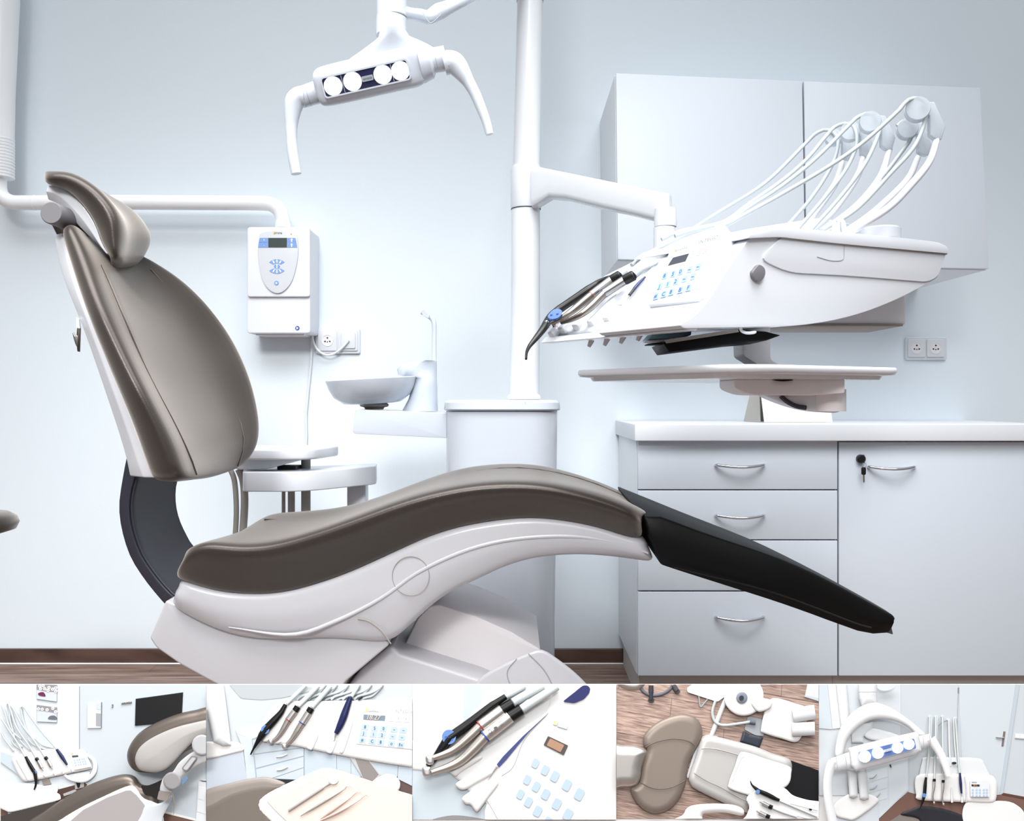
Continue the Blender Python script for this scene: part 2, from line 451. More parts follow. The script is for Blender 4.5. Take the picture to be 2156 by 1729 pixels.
# ------------------------------------------------------------------ wall cabinets
YF = 2.83
GR = 'white handleless wall cabinets'
def wall_cab(TL, TR, BR, BL, label, side):
    t = thing('wall_cabinet', label, 'cabinet', P((BL[0] + BR[0]) / 2, BL[1], WY), GR)
    f = [P(*q, YF) for q in (TL, TR, BR, BL)]
    c = sum(f, V((0, 0, 0))) / 4
    ring = [p + V((0, 0.021, 0)) for p in f]
    m = MB(); m.loft([ring, [V((p.x, WY, p.z)) for p in ring]]); m.build('carcass', 'cabinet_side', t, bevel=0.001)
    f = [p + (c - p).normalized() * 0.0022 for p in f]
    m = MB(); m.prism(f, (0, 0.018, 0)); m.build('door', 'cabinet_white', t, bevel=0.0012)
wall_cab((1296, 153), (1690, 170), (1696.5, 560), (1300, 547), 'left wall cabinet, behind the white swing arm', True)
wall_cab((1691.5, 170), (2065, 184), (2083, 567), (1698, 560), 'right wall cabinet, behind the looped instrument hoses', False)

# ------------------------------------------------------------------ base cabinets and worktop
def zz(y, Y): return H - (y - CY) * Y / F
def xx(x, Y): return (x - CX) * Y / F
ZT, ZB = zz(928, YF), zz(1423, YF)
xa, xb, xc = xx(1342, YF), xx(1764.5, YF), xx(2200, YF)
tag(MB().bx((xa - 0.012, YF - 0.03, zz(929, YF - 0.03)), (xc, WY - 0.002, zz(893, YF - 0.03))).build('worktop', 'white_matte', bevel=0.003), 'long white laminate worktop lying on the base cabinets', 'worktop')
dc = thing('drawer_cabinet', 'white base cabinet with four drawers under the worktop', 'cabinet', ((xa + xb) / 2, 3.08, 0), 'white base cabinets')
m = MB(); m.bx((xa, YF + 0.02, ZB), (xb - 0.0005, WY - 0.004, zz(930, YF - 0.03) - 0.001)); m.build('carcass', 'cabinet_side', dc, bevel=0.001)
m = MB(); m.bx((xa + 0.014, YF + 0.05, 0.0), (xb, YF + 0.07, ZB)); m.bx((xa + 0.014, YF + 0.05, 0.0), (xa + 0.03, WY - 0.03, ZB)); m.build('plinth', 'plinth_grey', dc)
m = MB(); m.bx((xa + 0.004, YF + 0.016, ZB + 0.004), (xb - 0.003, YF + 0.0205, ZT - 0.004)); m.build('shadow_gap', 'gap_shade', dc)
def handle(t, x0, x1, y):
    a, b = P(x0, y, YF - 0.002), P(x1, y, YF - 0.002)
    L = b - a
    pts = [a + V((0, 0.004, 0)), a + V((0, -0.006, 0))]
    for k in range(1, 12):
        s = k / 12; pts.append(a + L * s + V((0, -0.006 - 0.024 * math.sin(math.pi * s) ** 0.8, -0.0055 * math.sin(math.pi * s))))
    pts += [b + V((0, -0.006, 0)), b + V((0, 0.004, 0))]
    m = MB(); m.tube(cr(pts, 48), 0.0048, 10); m.build('handle', 'chrome', t)
for y0, y1, hy in ((928.5, 1030.5, 979), (1033, 1136, 1085), (1138.5, 1243.5, 1190), (1246.5, 1423, 1299)):
    m = MB(); m.bx((xx(1343.5, YF), YF, zz(y1, YF)), (xx(1763, YF), YF + 0.018, zz(y0, YF)))
    d = m.build('drawer', 'cabinet_white', dc, bevel=0.0012)
    handle(d, 1508, 1607, hy)
kc = thing('door_cabinet', 'white base cabinet with one locked door at the right', 'cabinet', ((xb + xc) / 2, 3.08, 0), 'white base cabinets')
m = MB(); m.bx((xb + 0.0005, YF + 0.02, ZB), (xc, WY - 0.004, zz(930, YF - 0.03) - 0.001)); m.build('carcass', 'cabinet_side', kc, bevel=0.001)
m = MB(); m.bx((xb + 0.001, YF + 0.05, 0.0), (xc, YF + 0.07, ZB)); m.build('plinth', 'plinth_grey', kc)
m = MB(); m.bx((xb + 0.001, YF + 0.016, ZB + 0.004), (xc, YF + 0.0205, ZT - 0.004)); m.build('shadow_gap', 'gap_shade', kc)
m = MB(); m.bx((xx(1766.5, YF), YF, zz(1423, YF)), (xc, YF + 0.018, zz(931, YF))); d = m.build('door', 'cabinet_white', kc, bevel=0.0012)
handle(d, 1829, 1924, 983)
m = MB(); m.lathe(P(1811, 966, YF), [(0.0, -0.016), (0.010, -0.016), (0.0135, -0.012), (0.0135, 0.002), (0, 0.002)], (0, 1, 0), 20)
pxprism(m, [(1811, 960), (1820, 958), (1821, 974), (1816, 976)], YF - 0.012, YF); m.build('lock', 'black_plastic', d)
ky = thing('key', 'small black-headed key hanging from the lock of the door cabinet', 'key', P(1819, 990, YF - 0.02))
m = MB(); c = P(1819, 980, YF - 0.02)
m.tube([c + V((0.0075 * math.cos(a), 0, 0.0075 * math.sin(a))) for a in [2 * math.pi * k / 20 for k in range(21)]], 0.0008, 6); m.build('key_ring', 'chrome', ky)
m = MB(); pxprism(m, rrect(1814, 984, 1823.5, 1000, 3), YF - 0.022, YF - 0.018); m.build('key_head', 'black_plastic', ky, bevel=0.0008)
m = MB(); pxprism(m, [(1817, 999), (1820.5, 999), (1820.5, 1015), (1819, 1017), (1817.5, 1015)], YF - 0.0208, YF - 0.0192); m.build('key_blade', 'steel', ky)

# desk calendar on the worktop
YC = 2.98
cal = thing('desk_calendar', 'white tent-shaped desk calendar standing on the worktop under the tray arm', 'calendar', P(1680, 893, YC))
zb = zz(893, YF - 0.03) + 0.001
x0, x1 = xx(1609, YC), xx(1753, YC)
ht = 0.118
def leaf(ya, yb, mname, nm):
    m = MB(); m.add([(x0, ya, zb), (x1, ya, zb), (x1, yb, zb + ht), (x0, yb, zb + ht)], [(0, 1, 2, 3)])
    m.add([(x0, ya + 0.001, zb), (x1, ya + 0.001, zb), (x1, yb + 0.001, zb + ht), (x0, yb + 0.001, zb + ht)], [(3, 2, 1, 0)])
    return m.build(nm, mname, cal)
leaf(YC, YC + 0.05, 'paper_white', 'front_page')
leaf(YC + 0.12, YC + 0.055, 'card_grey', 'back_card')
m = MB(); m.add([(x0 - 0.006, YC + 0.02, zb), (x0 - 0.04, YC + 0.11, zb), (x0 - 0.026, YC + 0.06, zb + ht), (x0 - 0.004, YC + 0.045, zb + ht)], [(0, 1, 2, 3)]); m.build('side_card', 'card_grey', cal)
m = MB(); text_mb('- - - -', V(((x0 + x1) / 2, YC + 0.026, zb + 0.055)), (1, 0, 0), V((0, 0.39, 0.92)), 0.008, mb=m); m.build('print', 'ink_faint', cal)
# ------------------------------------------------------------------ water-unit tower with the spittoon
YT = 2.5
tw = thing('unit_tower', 'white rounded floor tower of the dental unit, behind the chair seat', 'dental unit', P(1056, 840, 2.66) * 1)
tw.location.z = 0
def rr3(x0, x1, y0, y1, r, z):
    return [V((p[0], p[1], z)) for p in rrect(x0, y0, x1, y1, r, 6)]
tx0, tx1 = xx(936, YT + 0.03), xx(1176, YT + 0.03)
m = MB(); m.loft([rr3(tx0 + .004, tx1 - .008, YT, 2.86, 0.09, 0), rr3(tx0 + .004, tx1 - .008, YT, 2.86, 0.09, 0.3), rr3(tx0, tx1, YT, 2.86, 0.09, zz(866, YT))])
m.build('tower_body', 'tower_plastic', tw)
m = MB(); z0, z1 = zz(865, YT), zz(842, YT)
m.loft([rr3(tx0 - .004, tx1 + .006, YT - .006, 2.866, 0.094, z0), rr3(tx0 - .006, tx1 + .008, YT - .01, 2.87, 0.096, z0 + .004), rr3(tx0 - .004, tx1 + .006, YT - .008, 2.868, 0.096, z1 - .008), rr3(tx0 + .006, tx1 - .004, YT + .004, 2.86, 0.09, z1)])
m.build('tower_lid', 'tower_plastic', tw)
m = MB(); m.bx((xx(1106, YT) - .0006, YT - .0085, z0 + .004), (xx(1106, YT) + .0006, YT + .01, z1 - .003)); m.build('lid_seam', 'ink_grey', tw)

# spittoon on its arm, part of the tower's water unit
sp = thing('spittoon', 'white spittoon bowl with slim water spout, left of the tower', 'spittoon', P(783, 880, 2.6))
YS = 2.66
m = MB(); c = P(782, 800, YS); c2 = P(780, 848, YS)
ax = (V((-0.055, -0.02, 1))).normalized()
k = YS / F
prof = [(0.0, -50 * k), (45 * k, -50 * k), (60 * k, -48 * k), (80 * k, -34 * k), (89 * k, -18 * k), (95 * k, -1 * k), (95.5 * k, 1.5 * k), (93.5 * k, 3 * k), (91 * k, 1 * k), (84 * k, -18 * k), (70 * k, -34 * k), (30 * k, -40 * k), (0, -42 * k)]
m.lathe(c, prof, ax, 48, 1, 1, False); m.build('bowl', 'tower_plastic', sp, sharp=60)
m = MB(); c = P(788, 862, YS)
m.lathe(c, [(0, 0), (19 * k, 0), (21 * k, 4 * k), (29 * k, 6 * k), (31 * k, 10 * k), (27 * k, 13 * k), (27 * k, 16 * k), (0, 18 * k)], (0, 0, 1), 32); m.build('bowl_foot', 'taupe_plastic', sp)
m = MB(); pl = round_poly([(748, 862), (940, 870), (940, 922.5), (742, 913)], [6, 1, 1, 8]); pxprism(m, pl, YS - 0.09, YS + 0.1); m.build('support_arm', 'tower_plastic', sp, bevel=0.006)
# column with the carved recess
def ell(cx, cy, rx, ry, z, n=24):
    return [V((cx + rx * math.cos(2 * math.pi * i / n), cy + ry * math.sin(2 * math.pi * i / n), z)) for i in range(n)]
m = MB(); yc = YS + 0.03; rings = []
for y, x0, x1 in ((866, 846, 922), (840, 860, 921), (815, 868, 921), (797, 871, 920), (790, 838, 920), (778, 836, 920), (766, 846, 920), (761, 866, 920), (760, 878, 919)):
    a, b = xx(x0, yc), xx(x1, yc); rings.append(ell((a + b) / 2, yc, (b - a) / 2, 0.05, zz(y, yc)))
m.loft(rings); m.build('spout_column', 'tower_plastic', sp, sharp=60)
m = MB(); m.tube([P(p[0], p[1], yc - 0.035) for p in [(870, 781), (873, 781)]], 0.006, 8); m.tube([P(p[0], p[1], yc - 0.04) for p in [(876, 780), (879, 780)]], 0.006, 8); m.build('nozzle', 'ink_grey', sp)
m = MB(); m.tube([P(p[0], p[1], yc) for p in cr([(914, 762), (914, 720), (914, 685), (910, 672), (900, 664), (888, 657)], 30)], [0.007] * 18 + [0.0075] * 12, 12)
pxprism(m, [(886, 655), (892, 653), (905, 664), (902, 670), (890, 664)], yc - 0.01, yc + 0.01); m.build('water_spout', 'tower_plastic', sp, sharp=50)

# pole and swing arm
YPo = 2.68
po = thing('lamp_pole', 'tall round white pole standing on the tower', 'pole', P(1105, 840, YPo))
m = MB(); m.tube([P(1104, 842, YPo), P(1106.5, 640, YPo), P(1107, 441, YPo)], [31.5 * YPo / F, 30.5 * YPo / F, 30 * YPo / F], 40); m.build('lower_pole', 'white_pipe', po)
m = MB(); m.lathe(P(1104, 841, YPo), [(37 * YPo / F, 0), (37 * YPo / F, 4 * YPo / F), (34 * YPo / F, 9 * YPo / F), (32 * YPo / F, 11 * YPo / F)], (0, 0, 1), 40); m.build('pole_flange', 'white_plastic', po)
m = MB(); m.tube([P(1109, 356, YPo), P(1113, 150, YPo), P(1116, 4, YPo)], [28.5 * YPo / F, 27.5 * YPo / F, 27 * YPo / F], 40); m.build('upper_pole', 'white_pipe', po)
m = MB(); m.tube([P(1116, 3, YPo), P(1120, -560, YPo)], 29 * YPo / F, 40); m.build('top_sleeve', 'white_pipe', po)
sa = thing('swing_arm', 'white angled swing arm holding the instrument unit, clamped round the pole', 'support arm', P(1107, 440, YPo))
m = MB(); m.tube([P(1107.5, 440, YPo), P(1107.5, 436, YPo), P(1108, 356, YPo), P(1108, 351, YPo)], [31.5 * YPo / F, 32.5 * YPo / F, 32.5 * YPo / F, 30 * YPo / F], 40); m.build('arm_hub', 'white_plastic', sa)
m = MB(); m.tube([P(1107.3, 441.3, YPo), P(1107.3, 440.2, YPo)], 31.6 * YPo / F, 40); m.build('hub_joint', 'ink_dark', sa)
YE = 2.25
rings = []
for i in range(9):
    s = i / 8
    Y = YPo - 0.03 + (YE - YPo + 0.03) * s
    x = 1125 + (1412 - 1125) * s
    yt = 352 + (411 - 352) * s
    yb = [440, 418, 421, 430, 439, 447, 455, 464, 473][i]
    if i == 0: yt = 352
    hw = 0.032 - 0.006 * s
    ring = []
    for q, (u, v) in enumerate(rrect(-1, -1, 1, 1, 0.35, 3)):
        Y2 = Y + v * hw * 0.9
        X2 = xx(x, Y) + v * hw * 0.3
        zc = (zz(yt, Y) + zz(yb, Y)) / 2; zh = (zz(yt, Y) - zz(yb, Y)) / 2
        ring.append(V((X2, Y2, zc + u * zh)))
    rings.append(ring)
m = MB(); m.loft(rings); m.build('arm_beam', 'white_plastic', sa)
m = MB(); m.tube([P(1401, 440, YE), P(1401, 470, YE), P(1401, 478, YE)], [0.0265, 0.0285, 0.0275], 32); m.tube([P(1399, 480, YE), P(1399, 560, YE)], 0.0275, 32); m.build('arm_end', 'white_plastic', sa)
m = MB(); m.tube([P(1400, 478, YE), P(1400, 480, YE)], 0.0265, 32); m.build('arm_end_joint', 'ink_grey', sa)

# ------------------------------------------------------------------ operating lamp
YL = 1.9
kl = YL / F
lp = thing('operating_lamp', 'white operating lamp with four lit round lenses hanging above the chair', 'lamp', P(820, 60, YL))
LC = P(770, 165, YL)
xd = V((181, 0, 41)).normalized()            # along the row of lenses
nf = (V((0.02, -0.92, -0.38))); nf = (nf - xd * nf.dot(xd)).normalized()   # front face looks at the patient, a little down
yd = nf.cross(xd).normalized() * -1
if yd.z < 0: yd = -yd
def Lp(u, v, d=0.0):                          # u, v in pixels along the lamp face, d metres out of it
    return LC + xd * (u * kl) + yd * (v * kl) + nf * d
# lamp head: sections along xd
rings = []
for u, s, dv in ((-112, 0.55, -2), (-106, 0.86, -1), (-95, 0.97, 0), (-60, 1.0, 0), (0, 1.0, 0), (70, 1.0, 0), (98, 1.02, 0), (112, 0.98, 0), (128, 0.72, 0)):
    prof = [(-40, -0.012), (-42, -0.03), (-30, -0.062), (0, -0.075), (34, -0.068), (46, -0.034), (40, -0.006), (26, 0.0), (0, 0.0), (-28, 0.0)]
    rings.append([Lp(u, v * s + dv, d * s - (1 - s) * 0.02) for v, d in prof])
m = MB(); m.loft(rings); m.build('lamp_head', 'tower_plastic', lp, sub=2)
# upper shell up to the neck
shell = []
Ls = cr([(668, 168), (668, 150), (695, 131), (727, 110), (760, 91), (782, 78), (791, 70), (792, 60)], 14)
Rs = cr([(930, 122), (938, 110), (932, 98), (916, 86), (894, 75), (874, 69), (860, 66), (857, 58)], 14)
for t in range(14):
    s_ = t / 13
    a_, b_ = Ls[t], Rs[t]; mid_ = (a_ + b_) / 2; hv = (b_ - a_) / 2
    dep = 0.036 * (1 - s_) + 0.056 * s_
    shell.append([P(mid_[0] + hv[0] * math.cos(k * math.pi / 14), mid_[1] + hv[1] * math.cos(k * math.pi / 14), YL) + V((0, 0.056 - .011 * s_ + dep * math.sin(k * math.pi / 14), 0)) for k in range(28)])
m = MB(); m.loft(shell); m.build('upper_shell', 'tower_plastic', lp, sharp=60)
m = MB(); m.tube([P(824, 76, YL + .045), P(824, 50, YL + .045), P(825, 38, YL + .045)], 33 * kl, 32); m.build('neck', 'tower_plastic', lp)
m = MB(); m.tube([P(825, 37.5, YL + .045), P(825, 36, YL + .045)], 32.4 * kl, 32); m.build('neck_joint', 'ink_grey', lp)
m = MB(); m.tube([P(825, 36, YL + .045), P(824, -40, YL + .045)], 32.5 * kl, 32); m.build('neck_post', 'tower_plastic', lp)
m = MB(); pa = cr([(835, 28), (860, 32), (885, 36), (903, 40), (925, 28), (960, 12), (1010, -16), (1060, -48), (1114, -80)], 44)
m.tube([P(p[0], p[1] - 4, YL + .04 + (0.004 * i if i < 20 else 0.08 + (i - 20) / 23 * (YPo - YL - .12))) for i, p in enumerate(pa)], [0.016, 0.012, 0.014, 0.018, 0.014, 0.014, 0.015, 0.016, 0.018, 0.02, 0.02], 20); m.build('lamp_arm', 'tower_plastic', lp)
m = MB(); m.tube([P(p[0], p[1], YL + .032) for p in cr([(890, 26), (903, 46), (912, 46), (929, 30)], 20)], 0.0009, 6); m.build('arm_seam', 'ink_grey', lp)
# lens window
wq = [Lp(p[0], p[1], 0.0) for p in rrect(-90, -19, 91, 18, 5)]
m = MB(); m.prism([p + nf * 0.0035 for p in wq], nf * -0.006); wn = m.build('lens_window', 'lamp_window', lp, bevel=0.001)
fr0 = rrect(-93, -22, 94, 21, 7, 5); fr1 = rrect(-90, -19, 91, 18, 5, 5)
m = MB(); m.loft([[Lp(*p, 0.001) for p in fr0], [Lp(*p, 0.0055) for p in fr0], [Lp(*p, 0.0055) for p in fr1], [Lp(*p, 0.001) for p in fr1]], wrap=True); m.build('window_frame', 'tower_plastic', lp)
for u in (-70, -28, 37, 75):
    c = Lp(u, -0.5 if abs(u) > 40 else 0, 0.003)
    m = MB(); m.lathe(c, [(0, 0.004), (14 * kl, 0.0035), (18 * kl, 0.001), (18.3 * kl, 0.0)], nf, 28); ln = m.build('lens', 'lens_glow', wn)
    m = MB(); m.lathe(c, [(18.4 * kl, 0.0), (19.2 * kl, 0.0022), (19.9 * kl, 0.0)], nf, 28, capit=False); m.build('lens_rim', 'clear_plastic', ln)
for u in (-49, 57):
    m = MB(); m.prism([Lp(u - .6, -18, .0045), Lp(u + .6, -18, .0045), Lp(u + .6, 17, .0045), Lp(u - .6, 17, .0045)], nf * -0.002); m.build('divider', 'clear_plastic', wn)
m = MB(); m.prism([Lp(*p, 0.006) for p in rrect(-8, -6, 16, 5, 2)], nf * -0.003); bdg = m.build('badge', 'clear_plastic', wn)
m = MB(); text_mb('sirona', Lp(4, -0.5, 0.0062), xd, yd, 0.0075, mb=m); m.build('badge_lettering', 'ink_dark', bdg)
# collars and bent handles
m = MB(); m.tube([Lp(112, 4, -0.036), Lp(118, 4, -0.036), Lp(140, 4, -0.036), Lp(146, 4, -0.036)], [26 * kl, 42 * kl, 36 * kl, 27 * kl], 32); m.tube([Lp(140, 4, -0.036), Lp(174, 3, -0.036)], 26 * kl, 32); m.build('collar', 'tower_plastic', lp)
m = MB(); m.tube([Lp(-106, -6, -0.036), Lp(-148, -10, -0.036)], [24 * kl, 22.5 * kl], 32); m.build('collar', 'tower_plastic', lp)
for a, b, c in ((174, 3, 26.3), (152, 4, 26.2), (-130, -8, 23.8)):
    m = MB(); m.tube([Lp(a, b, -0.036), Lp(a + 1, b, -0.036)], c * kl, 32); m.build('collar_joint', 'ink_grey', lp)
Yh = YL + 0.03
hR = cr([(934, 134), (948, 131), (960, 137), (971, 150), (987, 174), (1001, 199), (1014, 230), (1024, 257), (1031, 283)], 40)
m = MB(); m.tube([P(p[0], p[1], Yh) for p in hR], [25 * kl, 24.5 * kl, 19 * kl, 13.5 * kl, 12 * kl, 11.3 * kl, 10.5 * kl, 9.5 * kl, 8.5 * kl], 20); m.build('handle', 'tower_plastic', lp)
hL = cr([(643, 203), (631, 204), (622, 212), (617, 230), (614, 256), (614, 290), (617, 325), (624, 366)], 40)
m = MB(); m.tube([P(p[0], p[1], Yh) for p in hL], [22 * kl, 21.5 * kl, 17 * kl, 13 * kl, 11.5 * kl, 11.6 * kl, 11.6 * kl, 11 * kl], 20); m.build('handle', 'tower_plastic', lp)
# ------------------------------------------------------------------ the dental chair
YM = 2.04
def mir(c): return [V((p.x, 2 * YM - p.y, p.z)) for p in c]
def off(c, d): return [p + V(d) for p in c]
ch = thing('dental_chair', 'large taupe leather dental chair with white shell and black foot end, in the middle', 'dental chair', (-0.1, YM, 0))
N = 22
bot = [(372, 1222), (393, 1231), (460, 1251), (534, 1257), (608, 1251), (719, 1217), (831, 1167), (905, 1134), (979, 1112), (1080, 1097), (1150, 1097), (1250, 1113), (1345, 1143), (1362, 1146)]
mid = [(366, 1205), (385, 1190), (460, 1205), (534, 1210), (608, 1200), (719, 1168), (831, 1121), (905, 1092), (979, 1072), (1080, 1062), (1150, 1066), (1250, 1086), (1340, 1114), (1358, 1118)]
rdg = [(385, 1163), (410, 1143), (452, 1147), (534, 1152), (608, 1139), (719, 1103), (831, 1062), (905, 1040), (1000, 1022), (1100, 1018), (1180, 1027), (1280, 1053), (1345, 1080), (1358, 1090)]
inn = [(402, 1150), (432, 1134), (475, 1139), (540, 1140), (608, 1127), (719, 1092), (831, 1050), (905, 1028), (1000, 1010), (1100, 1005), (1180, 1014), (1285, 1040), (1365, 1076), (1384, 1088)]
fsm = [(520, 1112), (545, 1094), (575, 1094), (620, 1093), (664, 1091), (738, 1075), (831, 1043), (942, 1005), (1010, 990), (1090, 984), (1180, 996), (1270, 1024), (1350, 1063), (1372, 1078)]
far = [(538, 1094), (556, 1076), (580, 1069), (627, 1066), (719, 1057), (794, 1038), (868, 1009), (942, 983), (1000, 971), (1080, 966), (1130, 969), (1200, 985), (1290, 1016), (1322, 1036)]
cb_, cm_, cr_, ci_ = colpts(bot, N, 1.855), colpts(mid, N, 1.826), colpts(rdg, N, 1.80), colpts(inn, N, 1.86)
cf_, cF_ = off(colpts(fsm, N, 2.17), (0, 0, -.005)), colpts(far, N, 2.25)
cmid = [(a + b) / 2 + V((0, 0, -0.004)) for a, b in zip(ci_, cf_)]
cfb = off(cF_, (0.0, 0.035, -0.05)); cfb2 = off(cF_, (0.01, 0.0, -0.105))
cbm = [V(((a.x + b.x) / 2, YM, min(a.z, b.z))) for a, b in zip(cb_, cfb2)]
body([off(cb_, (0, .004, 0)), off(cb_, (0, -.008, .006)), cm_, off(cr_, (0, -.003, -.014)), off(cr_, (0, .010, .004)), ci_, cmid, cf_, cF_, cfb, cfb2, cbm], 0.02).build('seat_cushion', 'taupe_leather', ch, sub=2)
# stitched seams of the seat
m = MB(); m.tube([p + V((0, 0, 0.0035)) for p in cf_[1:-1]], 0.0018, 6); m.build('seat_seam', 'taupe_leather', ch)

# white shell beneath the seat
stop = [(366, 1222), (393, 1231), (460, 1250), (534, 1256), (608, 1250), (719, 1216), (831, 1166), (905, 1133), (979, 1111), (1080, 1096), (1150, 1096), (1250, 1112), (1345, 1143), (1370, 1142)]
slow = [(350, 1266), (378, 1287), (460, 1328), (534, 1346), (608, 1348), (690, 1345), (760, 1350), (823, 1355), (879, 1303), (942, 1251), (1000, 1225), (1050, 1200), (1110, 1179), (1180, 1170), (1250, 1170), (1320, 1177), (1390, 1188)]
smid = [(348, 1248), (380, 1262), (460, 1292), (534, 1304), (608, 1302), (700, 1284), (780, 1262), (840, 1247), (905, 1208), (979, 1172), (1080, 1144), (1150, 1136), (1250, 1142), (1345, 1165), (1384, 1170)]
a, b, c = colpts(stop, 26, 1.85), colpts(smid, 26, 1.835), colpts(slow, 26, 1.865)
bc = [V((p.x, YM, p.z + 0.0)) for p in c]
a_ = off(a, (0, -.004, .010)); body([a_, off(a, (0, -.008, .0)), b, off(c, (0, -.012, .004)), c, bc, mir(c), mir(b), mir(a_)]).build('seat_shell', 'chair_shell', ch, sub=2)
m = MB(); ring = [P(865 + 39 * math.cos(t), 1213 + 41 * math.sin(t), 1.8385) for t in [2 * math.pi * k / 40 for k in range(41)]]
m.tube(ring, 0.0007, 6); m.build('shell_cap_joint', 'taupe_plastic', ch)
m = MB(); m.tube([p + V((0, .004, 0)) for p in colpts([(480, 1322), (610, 1338), (700, 1312), (800, 1262), (880, 1206), (980, 1160), (1080, 1136), (1200, 1130), (1300, 1144), (1365, 1166)], 40, 1.838)], [.001, .0045, .005, .0055, .0055, .005, .002], 10); m.build('shell_rib', 'chair_shell', ch)
m = MB(); m.tube([P(p[0], p[1], 1.8415) for p in cr([(753, 1303), (775, 1308), (797, 1323), (812, 1340), (823, 1356)], 20)], 0.0014, 6); m.build('shell_joint', 'taupe_plastic', ch)
# lower cover and pedestal
lowc = [(349, 1264), (315, 1344), (328, 1364), (378, 1399), (445, 1436), (560, 1495), (690, 1500), (727, 1436), (820, 1358), (792, 1322), (753, 1303), (682, 1310), (608, 1320), (534, 1318), (460, 1300), (378, 1276)]
m = MB(); pxprism(m, round_poly(lowc, 6, 3), 1.865, 2.215); m.build('lower_cover', 'chair_shell', ch, bevel=0.012, seg=4, ang=50)
m = MB(); pxprism(m, round_poly([(845, 1374), (880, 1302), (905, 1277), (925, 1273), (1000, 1297), (1075, 1330), (1140, 1369), (1060, 1440), (1000, 1450), (930, 1408)], 6, 3), 1.99, 2.3); m.build('lift_arm', 'warm_grey', ch, bevel=0.01, ang=50)
m = MB(); pxprism(m, [(690, 1500), (760, 1410), (823, 1358), (842, 1378), (1010, 1431), (1100, 1470), (1100, 1560), (690, 1560)], 1.9, 2.2); m.build('pedestal', 'chair_shell', ch, bevel=0.008, ang=50)
m = MB(); x0, x1 = xx(640, 1.95), xx(1240, 1.95); m.bx((x0, 1.86, 0.0), (x1, 2.32, 0.09)); m.bx((xx(760, 1.95), 1.92, 0.05), (xx(1000, 1.95), 2.2, zz(1480, 1.9))); m.build('floor_plate', 'chair_shell', ch, bevel=0.02, seg=4)
pad = cr([(985, 1470), (1010, 1428), (1060, 1398), (1118, 1372), (1140, 1368), (1165, 1381), (1215, 1420), (1262, 1470)], 30)
m = MB(); m.loft([[P(p[0], p[1], Y) for p in pad] + [P(1262, 1900, Y), P(985, 1900, Y)] for Y in (1.892, 2.26)]); m.build('base_hood', 'chair_shell', ch, bevel=0.008, ang=40)
m = MB()
for q in ([(1088, 1387), (1068, 1414), (1075, 1445)], [(1112, 1376), (1145, 1410), (1165, 1445)]):
    m.tube([P(p[0], p[1], 1.8912) for p in cr(q, 12)], 0.0008, 5)
m.build('hood_joint', 'ink_grey', ch)

# black foot end
ft = [(1299, 1023), (1368, 1051), (1437, 1079), (1576, 1134), (1680, 1184), (1760, 1226), (1850, 1276), (1868, 1287)]
nt_ = [(1355, 1088), (1384, 1086), (1483, 1122), (1622, 1169), (1700, 1201), (1770, 1236), (1868, 1289), (1883, 1297)]
nb = [(1391, 1190), (1430, 1203), (1493, 1223), (1622, 1264), (1700, 1291), (1760, 1313), (1825, 1334), (1872, 1332)]
ne = [(1366, 1128), (1395, 1135), (1480, 1170), (1622, 1217), (1700, 1250), (1770, 1280), (1850, 1312), (1886, 1312)]
K = 16
A = colpts(nt_, K, (1.84, 1.84, 1.88)); B = colpts(ne, K, (1.83, 1.83, 1.875)); C = colpts(nb, K, (1.84, 1.84, 1.89)); D = colpts(ft, K, (2.25, 2.24, 2.12))
E = off(D, (0.02, 0.01, -0.06)); G = [V(((c.x + e.x) / 2, YM, (c.z + e.z) / 2 - .004)) for c, e in zip(C, E)]
D2 = [(a * 0.5 + d * 0.5) for a, d in zip(A, D)]
mb = MB(); rings = [[c[i] for c in (A, B, C, G, E, D, D2)] for i in range(K)]; mb.loft(rings); mb.build('foot_section', 'black_pad', ch, bevel=0.006, seg=3, ang=35)
m = MB(); m.tube([P(p[0], p[1], 1.829) for p in cr([(1420, 1195), (1622, 1246), (1800, 1312), (1835, 1322)], 20)], 0.0016, 6); m.build('foot_trim', 'black_plastic', ch)

# backrest
R = 18
Lc = [(120, 486), (128, 520), (163, 640), (208, 762), (260, 900), (285, 970), (304, 1009)]
Sc = [(135, 468), (150, 520), (190, 645), (238, 760), (295, 880), (325, 955), (345, 1012)]
Cc = [(155, 468), (180, 520), (222, 647), (270, 751), (322, 855), (358, 925), (386, 1004)]
S1 = [(180, 503), (215, 565), (260, 670), (308, 782), (368, 897), (398, 961), (412, 1000)]
Mc = [(245, 560), (285, 610), (340, 705), (390, 800), (432, 890), (450, 950), (455, 995)]
S2 = [(292, 548), (330, 590), (400, 680), (462, 786), (500, 890), (508, 940), (496, 983)]
Fc = [(316, 538), (382, 575), (444, 630), (503, 710), (542, 800), (559, 890), (550, 945), (520, 976)]
lc, sc_, cc = colpts(Lc, R, (1.91, 1.855, 1.832, 1.838)), colpts(Sc, R, (1.895, 1.82, 1.798, 1.805)), colpts(Cc, R, (1.91, 1.82, 1.785, 1.795))
s1, mc, s2 = colpts(S1, R, (1.95, 1.89, 1.88, 1.89)), colpts(Mc, R, (2.05, 2.06, 2.06, 2.05)), colpts(S2, R, (2.15, 2.22, 2.23, 2.2))
fc = colpts(Fc, R, (2.17, 2.27, 2.32, 2.3, 2.24))
dv = V((-0.085, 0, -0.03))
fb = [p + dv + V((0, -0.03, 0)) for p in fc]; fm = [p + dv * 0.45 + V((0, 0.012, 0)) for p in fc]
bc = [V(((a.x + b.x) / 2 - .01, YM, (a.z + b.z) / 2)) for a, b in zip(lc, fb)]
